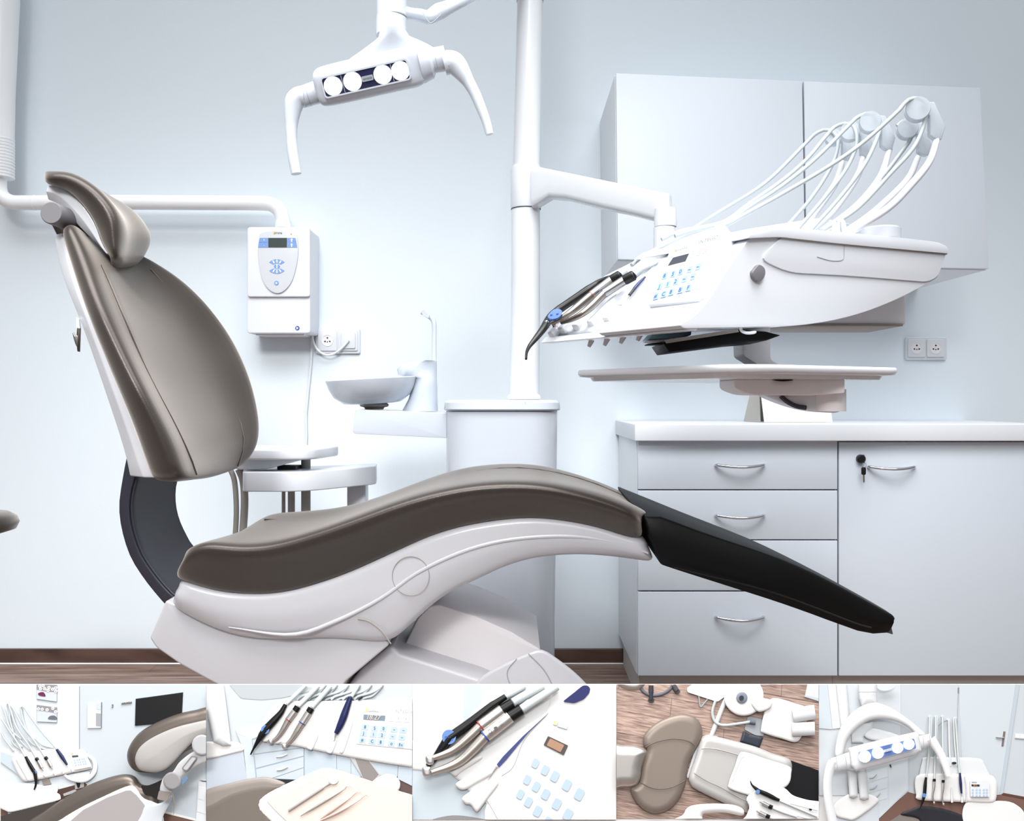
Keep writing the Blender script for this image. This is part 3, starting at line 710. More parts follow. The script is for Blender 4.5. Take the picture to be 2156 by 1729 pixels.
body([lc, sc_, cc, s1, mc, s2, fc, fm, fb, bc], 0.012, 0.012).build('backrest_cushion', 'taupe_leather', ch, sub=2)
m = MB(); m.tube([p + V((0.004, -0.004, 0)) for p in s1[2:]], 0.0022, 6); m.tube([p + V((0.006, -0.003, 0.002)) for p in s2[1:]], 0.0026, 6); m.build('backrest_seam', 'taupe_leather', ch)
# white shell behind the backrest
sl = [(114, 494), (122, 545), (139, 602), (180, 706), (243, 890), (268, 975), (273, 1003)]
a = colpts(sl, R, (1.945, 1.91, 1.895, 1.90)); a2 = mir(a)
b = [p + V((0.014, 0.03, 0.0)) for p in lc]; b2 = mir(b)
m = MB(); m.loft([[a[i], a[i] * .4 + b[i] * .6 + V((0, -.012, 0)), b[i], b2[i], a2[i]] for i in range(R)]); m.build('backrest_shell', 'white_plastic', ch, bevel=0.004)
# curved bracket that carries the backrest
O = [(266, 962), (257, 1010), (250, 1065), (256, 1117), (274, 1173), (304, 1221), (337, 1262), (356, 1282)]
I = [(288, 990), (276, 1030), (271, 1070), (277, 1117), (295, 1168), (324, 1212), (352, 1245), (372, 1262)]
Rr = [(390, 985), (374, 1015), (371, 1054), (378, 1091), (393, 1125), (406, 1147), (425, 1165), (445, 1180)]
o, i_, r_ = colpts(O, 16, 1.935), colpts(I, 16, 1.93), colpts(Rr, 16, 2.2)
i2 = [p + V((0.008, 0.02, 0)) for p in i_]
m = MB(); m.loft([[o[k], i_[k], i2[k] + V((-.004, .006, 0)), r_[k] + V((-.004, -.012, 0)), r_[k], V((o[k].x - .012, 2.21, o[k].z))] for k in range(16)]); m.build('backrest_bracket', 'dark_plastic', ch, bevel=0.003, sharp=50)

m = MB(); m.tube([p + V((.004, .006, 0)) for p in i_[1:]], 0.003, 8); m.build('bracket_rim', 'dark_plastic', ch)
# headrest
ha = [(106, 390), (139, 398), (170, 422), (194, 454), (208, 482), (218, 510), (232, 534)]
hb = [(96, 380), (135, 381), (178, 404), (208, 436), (226, 474), (230, 508), (240, 540)]
hc = [(100, 366), (142, 364), (190, 386), (224, 417), (248, 455), (252, 495), (252, 540)]
hi = [(108, 360), (155, 365), (203, 392), (238, 424), (263, 460), (270, 500), (262, 545)]
hd = [(116, 362), (162, 376), (207, 408), (241, 440), (266, 476), (274, 510), (266, 548)]
he = [(124, 360), (183, 379), (240, 408), (288, 434), (320, 468), (330, 500), (306, 544)]
q = 13
ca, cb2, cc2, ci2, cd, ce = colpts(ha, q, 1.925), colpts(hb, q, 1.89), colpts(hc, q, 1.90), colpts(hi, q, 1.945), colpts(hd, q, 2.03), colpts(he, q, 2.155)
cg = [p + V((-0.035, 0.03, -0.02)) * min(1, .1 + i / 5) for i, p in enumerate(ce)]; cg2 = [p + V((-0.08, -0.02, -0.04)) * min(1, .1 + i / 5) for i, p in enumerate(ce)]
cgm = [V(((a.x + b.x) / 2, YM, (a.z + b.z) / 2)) for a, b in zip(ca, cg2)]
body([off(ca, (0, 0, -.004)), off(ca, (0, -.012, 0)), cb2, off(cc2, (0, -.002, .004)), ci2, cd, ce, cg, cg2, cgm], 0.012, 0.012).build('headrest_cushion', 'taupe_leather', ch, sub=2)
hs1 = [(100, 390), (130, 395), (165, 422), (190, 455), (205, 485), (214, 512), (228, 534)]
hs2 = [(101, 420), (112, 421), (139, 447), (168, 478), (190, 500), (208, 517), (226, 537)]
a, b = colpts(hs1, 12, 1.935), colpts(hs2, 12, 1.95)
m = MB(); m.loft([[a[k] + V((0, 0, 0)), a[k] * .5 + b[k] * .5 + V((0, -.008, 0)), b[k], V((b[k].x, 2.03, b[k].z)), V((a[k].x, 2.03, a[k].z))] for k in range(12)]); m.build('headrest_shell', 'white_plastic', ch, bevel=0.003)
m = MB(); kc_ = P(110, 449, 1.89); m.lathe(kc_, [(0, -0.005), (0.0215, -0.005), (0.0235, -0.002), (0.0235, 0.16), (0, 0.16)], (0, 1, 0), 36); m.build('hinge_knob', 'grey_knob', ch)
m = MB(); m.tube([P(128, 447, 2.0), P(145, 455, 2.0), P(165, 480, 2.0), P(200, 540, 2.03), P(222, 552, 2.03)], [0.012, 0.014, 0.012, 0.014, 0.012], 12); m.build('headrest_stem', 'steel', ch)
m = MB(); m.tube([P(110, 452, 2.0), P(125, 470, 2.0), P(150, 520, 2.02)], 0.016, 12); m.build('hinge_arm', 'dark_steel', ch)

# bib clip hanging behind the backrest
bcl = thing('bib_clip', 'small metal bib clip hanging behind the chair backrest', 'clip', P(161, 668, 1.9))
m = MB(); pxprism(m, [(160, 668), (166, 672), (168, 692), (161, 692)], 1.90, 1.906); m.build('strap', 'white_matte', bcl)
m = MB(); pxprism(m, [(162, 690), (168, 691), (166.5, 741), (162.5, 740), (160, 716)], 1.899, 1.905); m.build('lower_jaw', 'dark_steel', bcl, bevel=0.001)
m = MB(); pxprism(m, [(152, 700), (154, 699), (158, 708), (162, 706), (164, 712), (162, 732), (158, 724), (154, 710)], 1.896, 1.90); m.build('upper_jaw', 'steel', bcl, bevel=0.001)

# ------------------------------------------------------------------ assistant's instrument stand behind the chair
YA = 2.6
an = thing('instrument_stand', 'white assistant stand with small tray and hanging hoses, behind the backrest', 'instrument stand', P(650, 1000, YA))
pl = [(530, 943), (604, 927), (695, 928), (708, 933), (704, 944), (650, 953), (545, 955)]
m = MB()
ta = [V((xx(x, YA + 0.1 * d), YA + 0.1 * d, 0)) for x, d in ((500, -1), (640, -1), (664, -.7), (716, .9), (700, 1.4), (520, 1.4))]
ta = [V((p[0], p[1], 0)) for p in round_poly([(p.x, p.y) for p in ta], 0.05, 5)]
zt = zz(942, YA - .0)
m.loft([[p + V((0, 0, zt - .030)) for p in ta], [p + V((0, 0, zt)) for p in ta]]); m.build('tray', 'white_plastic', an, bevel=0.006)
m = MB(); pxprism(m, cr([(487, 985), (500, 960), (560, 950), (640, 952), (641, 966), (600, 978), (560, 988), (520, 990)], 24, True), YA - .06, YA + .12); m.build('tray_holder', 'white_plastic', an, bevel=0.005)
arc = round_poly([(xx(511, YA - .1), YA - .1), (xx(640, YA - .1), YA - .1), (xx(790, YA + .1), YA + .12), (xx(790, YA + .2), YA + .24), (xx(640, YA + .1), YA + .1), (xx(511, YA + .1), YA + .1)], [.02, .12, .02, .02, .12, .02], 6)
m = MB(); m.loft([[V((p[0], p[1], zz(1036, YA - .1))) for p in arc], [V((p[0], p[1], zz(994, YA - .1))) for p in arc]]); m.build('support_arm', 'white_plastic', an, bevel=0.004)
m = MB(); m.bx((xx(735, YA + .18), YA + .14, 0), (xx(774, YA + .18), YA + .2, zz(1020, YA + .1))); m.build('arm_post', 'white_plastic', an, bevel=0.006)
m = MB(); m.bx((xx(700, YA + .18), YA + .08, 0), (xx(860, YA + .18), YA + .24, 0.03)); m.build('foot_plate', 'white_plastic', an, bevel=0.006)
for x0, x1, y0 in ((634, 654, 968), (606, 621, 984), (593, 601, 988)):
    xm = (x0 + x1) / 2; r = (x1 - x0) / 2 * (YA + .05) / F
    m = MB(); m.tube([P(xm, y0, YA + .05), P(xm, 1200, YA + .05)], r, 14); m.build('suction_tube', 'hose_shadow', an)
m = MB(); m.bx((xx(587, YA), YA - .02, zz(991, YA)), (xx(626, YA), YA + .05, zz(981, YA))); m.bx((xx(520, YA), YA - .02, zz(996, YA)), (xx(568, YA), YA + .05, zz(990, YA))); m.build('seal', 'black_plastic', an, bevel=0.002)
for pts, r in (([(484, 986), (493, 1010), (497, 1050), (497, 1100), (490, 1200)], 0.0075), ([(503, 988), (512, 1012), (515, 1050), (513, 1100), (505, 1200)], 0.0105)):
    c = cr(pts, 120); m = MB(); m.tube([P(p[0], p[1], YA - .02) for p in c], [r * (1 + .07 * (k % 2)) for k in range(120)], 12); m.build('corrugated_hose', 'hose_shadow', an, sharp=80)

# stool seat at the left edge
st = thing('doctor_stool', 'rounded taupe stool seat just entering at the left edge', 'stool', P(-70, 1103, 2.2)); st.location.z = 0
c = P(-78, 1103, 2.2)
m = MB(); m.lathe(c, [(0, -0.024), (0.09, -0.024), (0.115, -0.016), (0.122, 0), (0.117, 0.014), (0.1, 0.023), (0, 0.026)], (0, 0, 1), 40); m.build('seat', 'taupe_leather', st, sharp=60)
m = MB(); m.tube([V((c.x, c.y, 0.06)), V((c.x, c.y, c.z - .02))], 0.02, 16); m.build('column', 'chrome', st)
for k in range(5):
    a = 2 * math.pi * k / 5
    e_ = V((c.x + .22 * math.cos(a), c.y + .22 * math.sin(a), 0.05))
    m = MB(); m.tube([V((c.x, c.y, 0.08)), e_], [0.02, 0.012], 10); lg = m.build('leg', 'dark_plastic', st)
    m = MB(); m.lathe(e_ + V((0, 0, -0.025)), [(0, -0.012), (0.025, -0.012), (0.025, 0.012), (0, 0.012)], (-math.sin(a), math.cos(a), 0), 16); m.build('castor', 'black_plastic', lg)
# ------------------------------------------------------------------ dentist's instrument unit
A = V((0.55, -0.835, 0)).normalized()          # along its front, far end to near end
B = V((0.835, 0.55, 0)).normalized()           # front to back
Q0 = P(1466, 690, 1.52)
WD = 0.42
Qf = Q0 - A * WD
def Sn(x, y, d=0.0): return PP(x, y, Q0 + A * d, A)        # on the near side wall
def Sf(x, y, d=0.0): return PP(x, y, Qf + A * d, A)        # on the far side wall
du = thing('instrument_unit', 'white dentist instrument unit with keypad, hung on the swing arm', 'dental unit', (0.5, 1.8, Q0.z))
prof = round_poly([(1578, 500), (1612, 490), (1770, 500), (1978, 522), (1990, 534), (1976, 585), (1954, 597), (1891, 630), (1821, 658), (1751, 676), (1680, 686), (1558, 689), (1440, 692), (1430, 684), (1466, 664), (1498, 624), (1527, 574)], [16, 20, 4, 6, 4, 12, 10, 30, 30, 30, 30, 30, 6, 6, 20, 20, 30], 4)
m = MB(); m.prism([Sn(*p) for p in prof], -A * 0.215); m.build('housing', 'white_plastic', du, bevel=0.02, seg=6, ang=40, sharp=40)
fprof = [(1172, 716), (1158, 706), (1166, 690), (1273, 584), (1345, 547), (1420, 514), (1560, 492), (1640, 505), (1640, 680), (1400, 700)]
m = MB(); m.prism([Sf(*p) for p in fprof], A * 0.235); m.build('instrument_bed', 'white_plastic', du, bevel=0.006, seg=3, ang=35)
cheek = round_poly([(1172, 714), (1156, 704), (1178, 664), (1204, 630), (1238, 602), (1273, 581), (1345, 545), (1300, 620), (1220, 690)], [4, 6, 20, 20, 20, 20, 2, 20, 20], 4)
m = MB(); m.prism([Sf(*p, -0.012) for p in cheek], A * 0.02); m.build('bed_cheek', 'white_plastic', du, bevel=0.005)
# lid
lid = round_poly([(1572, 502), (1596, 481), (1632, 477), (1751, 487), (1891, 500), (1976, 510), (1996, 520), (1997, 534), (1777, 514), (1642, 499), (1610, 500)], [6, 16, 30, 30, 30, 12, 8, 3, 30, 8, 8], 4)
m = MB(); m.prism([Sn(*p, 0.008) for p in lid], -A * 0.3); m.build('unit_lid', 'white_plastic', du, bevel=0.004)
m = MB(); m.tube([Sn(*p, 0.0042) for p in [(1642, 499.5), (1777, 514.5), (1890, 525), (1993, 535)]], 0.0016, 6); m.build('lid_gap', 'taupe_plastic', du)
# raised upper side panel, side knob, seam
pan = round_poly([(1600, 545), (1644, 501), (1992, 535), (1975, 583), (1952, 594), (1780, 580), (1660, 574)], [20, 6, 4, 12, 14, 60, 40], 4)
m = MB(); m.prism([Sn(*p, 0.003) for p in pan], -A * 0.01); m.build('side_panel', 'white_plastic', du, bevel=0.004, seg=4)
sk = cr([(1599, 557), (1610, 564), (1612, 577), (1606, 589), (1597, 592), (1588, 586), (1585, 574), (1590, 566)], 32, True)
m = MB(); m.prism([Sn(*p, 0.007) for p in sk], -A * 0.008); m.build('side_knob', 'grey_knob', du, bevel=0.0015)
m = MB(); m.tube([Sn(*p, 0.0032) for p in cr([(1777, 514), (1777, 530), (1774, 547), (1750, 549), (1720, 541)], 24)], 0.0008, 6); m.build('side_seam', 'ink_grey', du)
# keypad block on the steep front
F1, F2 = Sn(1470, 661), Sn(1545, 540)
nf0 = A.cross(F2 - F1).normalized()
if nf0.x > 0: nf0 = -nf0
def Fp(x, y, d=0.0): return PP(x, y, F1 + nf0 * d, nf0)
k1, k2, k3 = Fp(1365, 640, 0.006), Fp(1418, 509, 0.03), Fp(1525, 470, 0.03)
nk = (k2 - k1).cross(k3 - k1).normalized()
if nk.x > 0: nk = -nk
K1 = k1
def Kp(x, y, d=0.0): return PP(x, y, K1 + nk * d, nk)
blk = [(1363, 642), (1378, 602), (1416, 512), (1426, 505), (1518, 471), (1527, 473), (1510, 530), (1482, 622), (1470, 634)]
m = MB(); m.loft([[Kp(*p) for p in blk], [Kp(*p) - nf0 * 0.05 for p in blk]]); kb = m.build('keypad_block', 'white_plastic', du, bevel=0.003)
m = MB(); m.prism([Kp(*p, 0.0008) for p in [(1370, 632), (1380, 600), (1420, 516), (1516, 480), (1472, 607)]], nk * -0.002); m.build('keypad_face', 'white_matte', kb)
uK = (Kp(1468, 562) - Kp(1400, 581)).normalized(); vK = nk.cross(uK).normalized()
if vK.z < 0: vK = -vK
def zu(x, y): return (1080 + x / 3.369, 440 + y / 3.369)
for q in ([(1135, 345), (1248, 315), (1222, 370), (1098, 402)],):
    m = MB(); m.prism([Kp(*zu(*p), 0.0016) for p in q], nk * -0.002); m.build('display', 'screen_grey', kb)
rows = (((1075, 475), (1135, 462), (1188, 445), (1252, 430), (1312, 410)), ((1040, 550), (1097, 535), (1153, 515), (1215, 497), (1275, 480)), ((1012, 620), (1068, 605), (1120, 590), (1185, 575), (1243, 560)))
sym = (('8', '5', '0', '~', '~'), ('J', '1', '2', '~', '~'), ('#', 'C', '8', 'B', 'F'))
for ri, row in enumerate(rows):
    for ci, p in enumerate(row):
        q = [(p[0] - 22, p[1] + 26), (p[0] + 12, p[1] + 18), (p[0] + 26, p[1] - 28), (p[0] - 8, p[1] - 20)]
        m = MB(); m.prism([Kp(*zu(*t), 0.0016) for t in q], nk * -0.002); ky_ = m.build('key', 'key_pale', kb)
        m = MB(); text_mb(sym[ri][ci], Kp(*zu(*p), 0.0017), uK, vK, 0.0125, mb=m); m.build('key_symbol', 'ink_blue', ky_)
m = MB(); m.prism([Kp(*zu(*t), 0.0014) for t in ((1150, 282), (1163, 277), (1152, 304), (1140, 308))], nk * -0.001); m.build('logo_patch', 'logo_yellow', kb)
m = MB(); text_mb('sirona', Kp(*zu(1195, 282), 0.0012), uK, vK, 0.012, mb=m); m.build('logo_lettering', 'ink_mid', kb)
m = MB(); text_mb('INTEGO', Kp(*zu(1385, 218), 0.0012), uK, vK, 0.012, mb=m); m.build('model_lettering', 'ink_mid', kb)
for a in ((1272, 312), (1325, 297), (1372, 283), (1270, 338), (1318, 325), (1360, 312)):
    m = MB(); m.tube([Kp(*zu(a[0] + dx, a[1] + dy), 0.001) for dx, dy in ((-16, 8), (14, 0), (20, -14), (-10, -8), (-16, 8))], 0.0004, 4); m.build('small_key', 'ink_grey', kb)
# ridges of the instrument bed
T1, T2 = Sf(1166, 690), Sf(1273, 584)
nb_ = A.cross(T2 - T1).normalized()
if nb_.z < 0: nb_ = -nb_
def Bp(x, y, d=0.0): return PP(x, y, T1 + nb_ * d, nb_)
sl_ = (T2 - T1).normalized()
for k, t in enumerate(((1158, 703), (1180, 694), (1209, 687), (1241, 680), (1274, 672))):
    a = Bp(*t, 0.006)
    m = MB(); rg = []
    for s in (0, 0.012, 0.06, 0.12, 0.175):
        c = a + sl_ * s; hw = 0.011 if s < .03 else 0.008
        rg.append([c - A * hw - nb_ * 0.012, c - A * hw * .8 + nb_ * 0.004, c + A * hw * .8 + nb_ * 0.004, c + A * hw - nb_ * 0.012])
    m.loft(rg); m.build('bed_ridge', 'white_plastic', du, bevel=0.003)
m = MB(); m.prism([Sn(*p, -0.003) for p in [(1452, 680), (1470, 682), (1470, 697), (1440, 696)]], -A * 0.42); m.build('front_rail', 'white_plastic', du, bevel=0.004)
for x, y in ((1246, 722), (1279, 719), (1313, 714), (1349, 708)):
    a = PP(x, y - 6, Q0 + B * 0.05, B); m = MB(); m.tube([a, a + V((-0.006, 0, -0.014))], [0.006, 0.0035], 10); m.build('hose_outlet', 'warm_grey', du)
# black tray below, white hook
m = MB(); pxprism(m, [(1396, 722), (1440, 712), (1555, 694), (1612, 698), (1644, 706), (1614, 717), (1555, 722), (1409, 741)], 1.66, 1.8); m.build('under_tray', 'black_pad', du, bevel=0.002)
m = MB(); pxprism(m, [(1363, 724), (1395, 720), (1396, 725), (1365, 726)], 1.66, 1.7); m.build('under_tray_lip', 'black_pad', du)
m = MB(); pxprism(m, [(1400, 716), (1553, 692), (1556, 699), (1404, 723)], 1.652, 1.66); m.build('under_tray_edge', 'taupe_plastic', du)
m = MB(); m.tube([P(p[0], p[1], 1.6) for p in cr([(1559, 686), (1561, 696), (1572, 701), (1588, 700), (1590, 697)], 20)], 0.0028, 8); m.build('hook', 'white_plastic', du)
# housing of the arm behind
m = MB(); m.bx((xx(1560, 2.0), 2.0, zz(683, 2.0)), (xx(1907, 2.0), 2.2, zz(560, 2.0))); m.build('arm_housing', 'white_matte', du, bevel=0.004)
m = MB(); m.bx((xx(1570, 2.0), 1.995, zz(687, 2.0)), (xx(1900, 2.0), 2.19, zz(682, 2.0))); m.build('arm_housing_base', 'taupe_plastic', du, bevel=0.002)
m = MB(); m.lathe(P(1854, 505, 1.98), [(0, 0), (0.042, 0), (0.042, 0.022), (0.038, 0.026), (0, 0.026)], (0, 0, 1), 32); m.build('top_cap', 'white_plastic', du)
m = MB(); m.tube([P(p[0], p[1], 1.8) for p in [(1760, 492), (1760, 470)]], 0.0085, 14); m.tube([P(p[0], p[1], 1.8) for p in cr([(1762, 468), (1772, 466), (1778, 490)], 8)], 0.006, 12); m.build('top_knob', 'white_plastic', du)

def zv(x, y): return (1400 + x / 2.852, 150 + y / 2.852)
# five flexible hose arms with their rollers (parts of the unit)
arms = [
    (((1065, 545), (1020, 680), (900, 850), (815, 950)), (1010, 400), 2.04, 0.85),
    (((1190, 515), (1150, 640), (1000, 850), (875, 955)), (1110, 365), 1.98, 1.0),
    (((1350, 465), (1290, 640), (1150, 810), (950, 965)), (1230, 310), 1.92, 1.05),
    (((1520, 515), (1450, 660), (1250, 850), (1075, 975)), (1455, 350), 1.90, 1.0),
    (((1640, 385), (1590, 540), (1480, 680), (1330, 830), (1095, 975)), (1515, 233), 1.84, 1.15)]
for k, (pth, rc, Y, s) in enumerate(arms):
    Yb = Y - 0.06
    c = cr([zv(*p) for p in pth], 30)
    m = MB(); m.tube([P(p[0], p[1], Y + (Yb - Y) * i / 29) for i, p in enumerate(c)], [0.0062, 0.0075, 0.0075, 0.008], 12); am = m.build('hose_arm', 'white_plastic', du)
    x, y = rc
    br = [(x + 45 * s, y - 45 * s), (x + 92 * s, y - 42 * s), (x + 148 * s, y + 85 * s), (x + 128 * s, y + 155 * s), (x + 95 * s, y + 150 * s), (x + 70 * s, y + 130 * s), (x + 68 * s, y + 30 * s), (x + 30 * s, y - 20 * s)]
    m = MB(); pxprism(m, [zv(*p) for p in br], Y - 0.008, Y + 0.008); m.build('bracket', 'clear_plastic', am, bevel=0.002)
    m = MB(); m.lathe(P(*zv(x, y), Y), [(0, -0.014), (0.02 * s, -0.014), (0.021 * s, -0.011), (0.016 * s, -0.005), (0.016 * s, 0.005), (0.021 * s, 0.011), (0.02 * s, 0.014), (0, 0.014)], (0.3, 1, 0), 28); m.build('roller', 'clear_plastic', am)

# the four instruments, each with its hose
def hose(t, path, Ys, r=0.0042, mname='hose_grey'):
    c = cr([zv(*p) for p in path], 70)
    pts = []
    for i, p in enumerate(c):
        u = i / 69 * (len(Ys) - 1); k = min(int(u), len(Ys) - 2)
        pts.append(P(p[0], p[1], Ys[k] + (Ys[k + 1] - Ys[k]) * (u - k)))
    m = MB(); m.tube(pts, r, 10); return m.build('hose', mname, t)
GI = 'dental instruments resting on the instrument unit'
def zuP(x, y, d): return Bp(*zu(x, y), d)
D0 = 0.03
# black syringe
t = thing('air_water_syringe', 'black air-water syringe with blue button, leftmost instrument on the white unit', 'dental instrument', zuP(450, 620, D0), GI)
pt = [(690, 487), (655, 500), (600, 528), (560, 556), (330, 712)]
m = MB(); m.tube(cr([zuP(*p, D0) for p in pt], 30), [0.005, 0.006, 0.0072, 0.009, 0.0088, 0.0086, 0.0085, 0.0088], 18); m.build('grip', 'black_plastic', t)
m = MB(); pts = cr([zuP(*p, D0) for p in [(330, 712), (270, 765), (215, 850), (165, 915)]] + [zuP(p[0], p[1], D0) for p in [(120, 970), (98, 1015), (93, 1064)]], 36)
m.tube(pts, [0.0088, 0.0088, 0.0085, 0.0072, 0.0058, 0.004, 0.0028, 0.0024], 16); m.build('nozzle', 'black_plastic', t)
m = MB(); ring = [zuP(297 + 58 * math.cos(a) * .8 + 24 * math.sin(a), 744 - 34 * math.cos(a) * .8 + 25 * math.sin(a), D0 + 0.0085) for a in [2 * math.pi * k / 24 for k in range(24)]]
m.prism(ring, (0, 0.006, -0.004)); bt = m.build('button_plate', 'button_blue', t, bevel=0.001)
for p in ((275, 752), (318, 745)):
    m = MB(); m.lathe(zuP(*p, D0 + 0.009), [(0, 0.003), (0.0022, 0.0028), (0.003, 0.0015), (0.003, 0)], nb_, 12); m.build('button', 'button_blue', bt)
hose(t, [(-200, 1165), (-120, 1105), (80, 1000), (300, 862), (600, 672), (850, 428), (900, 380), (960, 352), (1015, 372), (1040, 440), (1000, 570), (880, 760), (715, 950)], [zuP(700, 480, D0).y, 1.95, 1.97, 2.04, 2.0, 1.95])
# two contra-angle handpieces
def handpiece(label, colr, segs, head, ring, sleeve, hp, Ys, d):
    t = thing('handpiece', label, 'dental instrument', zuP(*segs[1], d), GI)
    m = MB(); m.tube([zuP(*sleeve[0], d), zuP(*sleeve[1], d)], 0.0075, 18); m.build('sleeve', 'hose_grey', t)
    a, b = zuP(*segs[0], d), zuP(*segs[1], d)
    m = MB(); m.tube([zuP(*sleeve[1], d), zuP(*sleeve[1], d).lerp(a, .1), a.lerp(zuP(*sleeve[1], d), .1), a], [0.0085, 0.0105, 0.0105, 0.0098], 20); m.build('collar', 'black_plastic', t)
    m = MB(); m.tube([a, b], [0.0096, 0.0092], 22); m.build('motor_body', 'hand_steel', t)
    m = MB(); m.tube([b, b.lerp(a, -0.03)], 0.009, 22); m.build('ring', ring, t)
    m = MB(); m.tube(cr([b.lerp(a, -0.03)] + [zuP(*p, d) for p in segs[2:]], 26), [0.0086, 0.0086, 0.0082, 0.0068, 0.0052, 0.0046], 18); m.build('neck', 'neck_steel', t)
    c = zuP(*head, d)
    m = MB(); m.lathe(c, [(0, 0.008), (0.0042, 0.0078), (0.0052, 0.006), (0.0052, -0.007), (0.0044, -0.0085), (0, -0.0085)], V((-.15, -.1, 1)), 20); m.build('head', 'chrome', t)
    hose(t, hp, Ys)
    return t
handpiece('silver handpiece with a red ring, between the black syringe and the blue-ringed one', None, [(700, 505), (560, 610), (505, 655), (445, 705), (385, 750), (330, 785), (275, 812)], (240, 818), 'red_ring', ((800, 440), (765, 468)),
          [(-20, 1010), (100, 960), (345, 908), (500, 800), (700, 660), (850, 530), (960, 400), (1020, 335), (1090, 315), (1140, 345), (1150, 450), (1080, 600), (950, 770), (795, 950)], [zuP(800, 440, D0).y, 1.85, 1.92, 1.98, 1.93, 1.9], D0)
handpiece('silver handpiece with a blue ring, nearest to the keypad', None, [(790, 507), (650, 598), (600, 645), (545, 700), (480, 750), (410, 785), (345, 805)], (296, 812), 'blue_ring', ((910, 430), (862, 468)),
          [(60, 990), (150, 960), (372, 905), (500, 820), (700, 690), (900, 530), (1100, 330), (1160, 275), (1225, 256), (1285, 300), (1285, 370), (1200, 560), (1050, 760), (875, 955)], [zuP(910, 430, D0).y, 1.8, 1.86, 1.92, 1.88, 1.84], D0 - .003)
t = thing('scaler', 'slim navy scaler tucked beside the keypad, mostly hidden in its groove', 'dental instrument', zuP(880, 550, 0.014), GI)
d = 0.012
m = MB(); m.tube([zuP(938, 482, d), zuP(900, 520, d), zuP(862, 565, d)], [0.002, 0.003, 0.0035], 12); m.build('grip', 'navy', t)
m = MB(); m.tube([zuP(862, 565, d), zuP(826, 612, d)], 0.0032, 12); m.build('collar', 'ink_dark', t)
m = MB(); m.tube(cr([zuP(*p, d) for p in [(826, 612), (805, 645), (775, 680), (740, 682)]], 14), [0.0016, 0.0006], 8); m.build('tip', 'steel', t)
hose(t, [(300, 945), (388, 912), (500, 850), (700, 740), (1000, 562), (1200, 420), (1400, 240), (1450, 180), (1520, 162), (1565, 200), (1565, 285), (1500, 450), (1350, 620), (1150, 830), (945, 955)], [1.66, 1.72, 1.8, 1.84, 1.82, 1.8])
sp5 = thing('spare_hose', 'pale hose hanging over the lower roller, behind the tallest hose', 'hose', P(*zv(1440, 450), 1.9))
hose(sp5, [(1395, 330), (1440, 300), (1485, 345), (1478, 400), (1440, 460), (1300, 640), (1100, 850), (930, 955)], [1.9, 1.9, 1.86])

# packet under the unit
pk = thing('tissue_packet', 'small turquoise packet tucked under the front of the instrument unit', 'packet', P(1410, 705, 1.72))
m = MB(); pxprism(m, [(1364, 714), (1376, 700), (1440, 690), (1456, 690), (1456, 706), (1400, 714)], 1.70, 1.78); m.build('wrapper', 'tissue_blue', pk, bevel=0.003)
m = MB(); pxprism(m, [(1365, 717), (1400, 715), (1440, 708), (1412, 720)], 1.69, 1.76); m.build('tissue', 'paper_white', pk)

# ------------------------------------------------------------------ instrument tray and its arm
ta_ = thing('tray_support', 'white jointed arm holding the flat tray under the instrument unit', 'support arm', P(1660, 800, 1.75))
m = MB(); pxprism(m, round_poly([(1564, 690), (1622, 690), (1622, 757), (1640, 768), (1600, 770), (1566, 749)], [2, 2, 6, 2, 2, 6]), 1.78, 1.86); m.build('arm_post', 'warm_grey', ta_, bevel=0.004)
m = MB(); pxprism(m, round_poly([(1546, 799), (1779, 798), (1779, 828), (1705, 833), (1580, 832), (1546, 818)], [3, 3, 4, 4, 18, 14]), 1.66, 1.78); m.build('arm_beam', 'warm_grey', ta_, bevel=0.006)
m = MB(); m.tube([P(1742, 820, 1.72), P(1742, 866, 1.72)], 0.034, 32); m.build('arm_pivot', 'warm_grey', ta_)
m = MB(); pxprism(m, cr([(1612, 832), (1640, 832), (1720, 832), (1760, 838), (1770, 866), (1740, 869), (1700, 864), (1655, 851)], 32, True), 1.70, 1.76); m.build('arm_cover', 'white_plastic', ta_, bevel=0.004)
m = MB(); m.tube([P(p[0], p[1], 1.698) for p in cr([(1644, 834), (1658, 846), (1676, 855), (1697, 859)], 16)], 0.0045, 10); m.build('grip_lever', 'dark_plastic', ta_)
m = MB(); pxprism(m, cr([(1629, 800), (1650, 798.5), (1672, 800), (1650, 803)], 16, True), 1.652, 1.668); m.build('slot', 'black_pad', ta_)
tr = thing('instrument_tray', 'flat white rounded instrument tray under the keypad unit', 'tray', P(1580, 795, 1.75))
cs = [(.118, 1.86), (.375, 1.49), (.745, 1.70), (.47, 2.08)]
zt_, zb_ = zz(766, 1.5), zz(791, 1.5)
o1 = round_poly(cs, [.05, .09, .05, .05], 8)
cx_ = V((.43, 1.78))
def ringz(s, z): return [V((cx_.x + (p[0] - cx_.x) * s, cx_.y + (p[1] - cx_.y) * s, z)) for p in o1]
m = MB(); m.loft([ringz(.80, zb_ - .003), ringz(.90, zb_ - .003), ringz(.915, zb_ + .004), ringz(.985, zb_ + .006), ringz(1.0, zb_ + .011), ringz(1.0, zt_ - .003), ringz(.992, zt_), ringz(.955, zt_), ringz(.945, zt_ - .006), ringz(.5, zt_ - .006)])
m.build('tray_plate', 'white_plastic', tr, sharp=50)
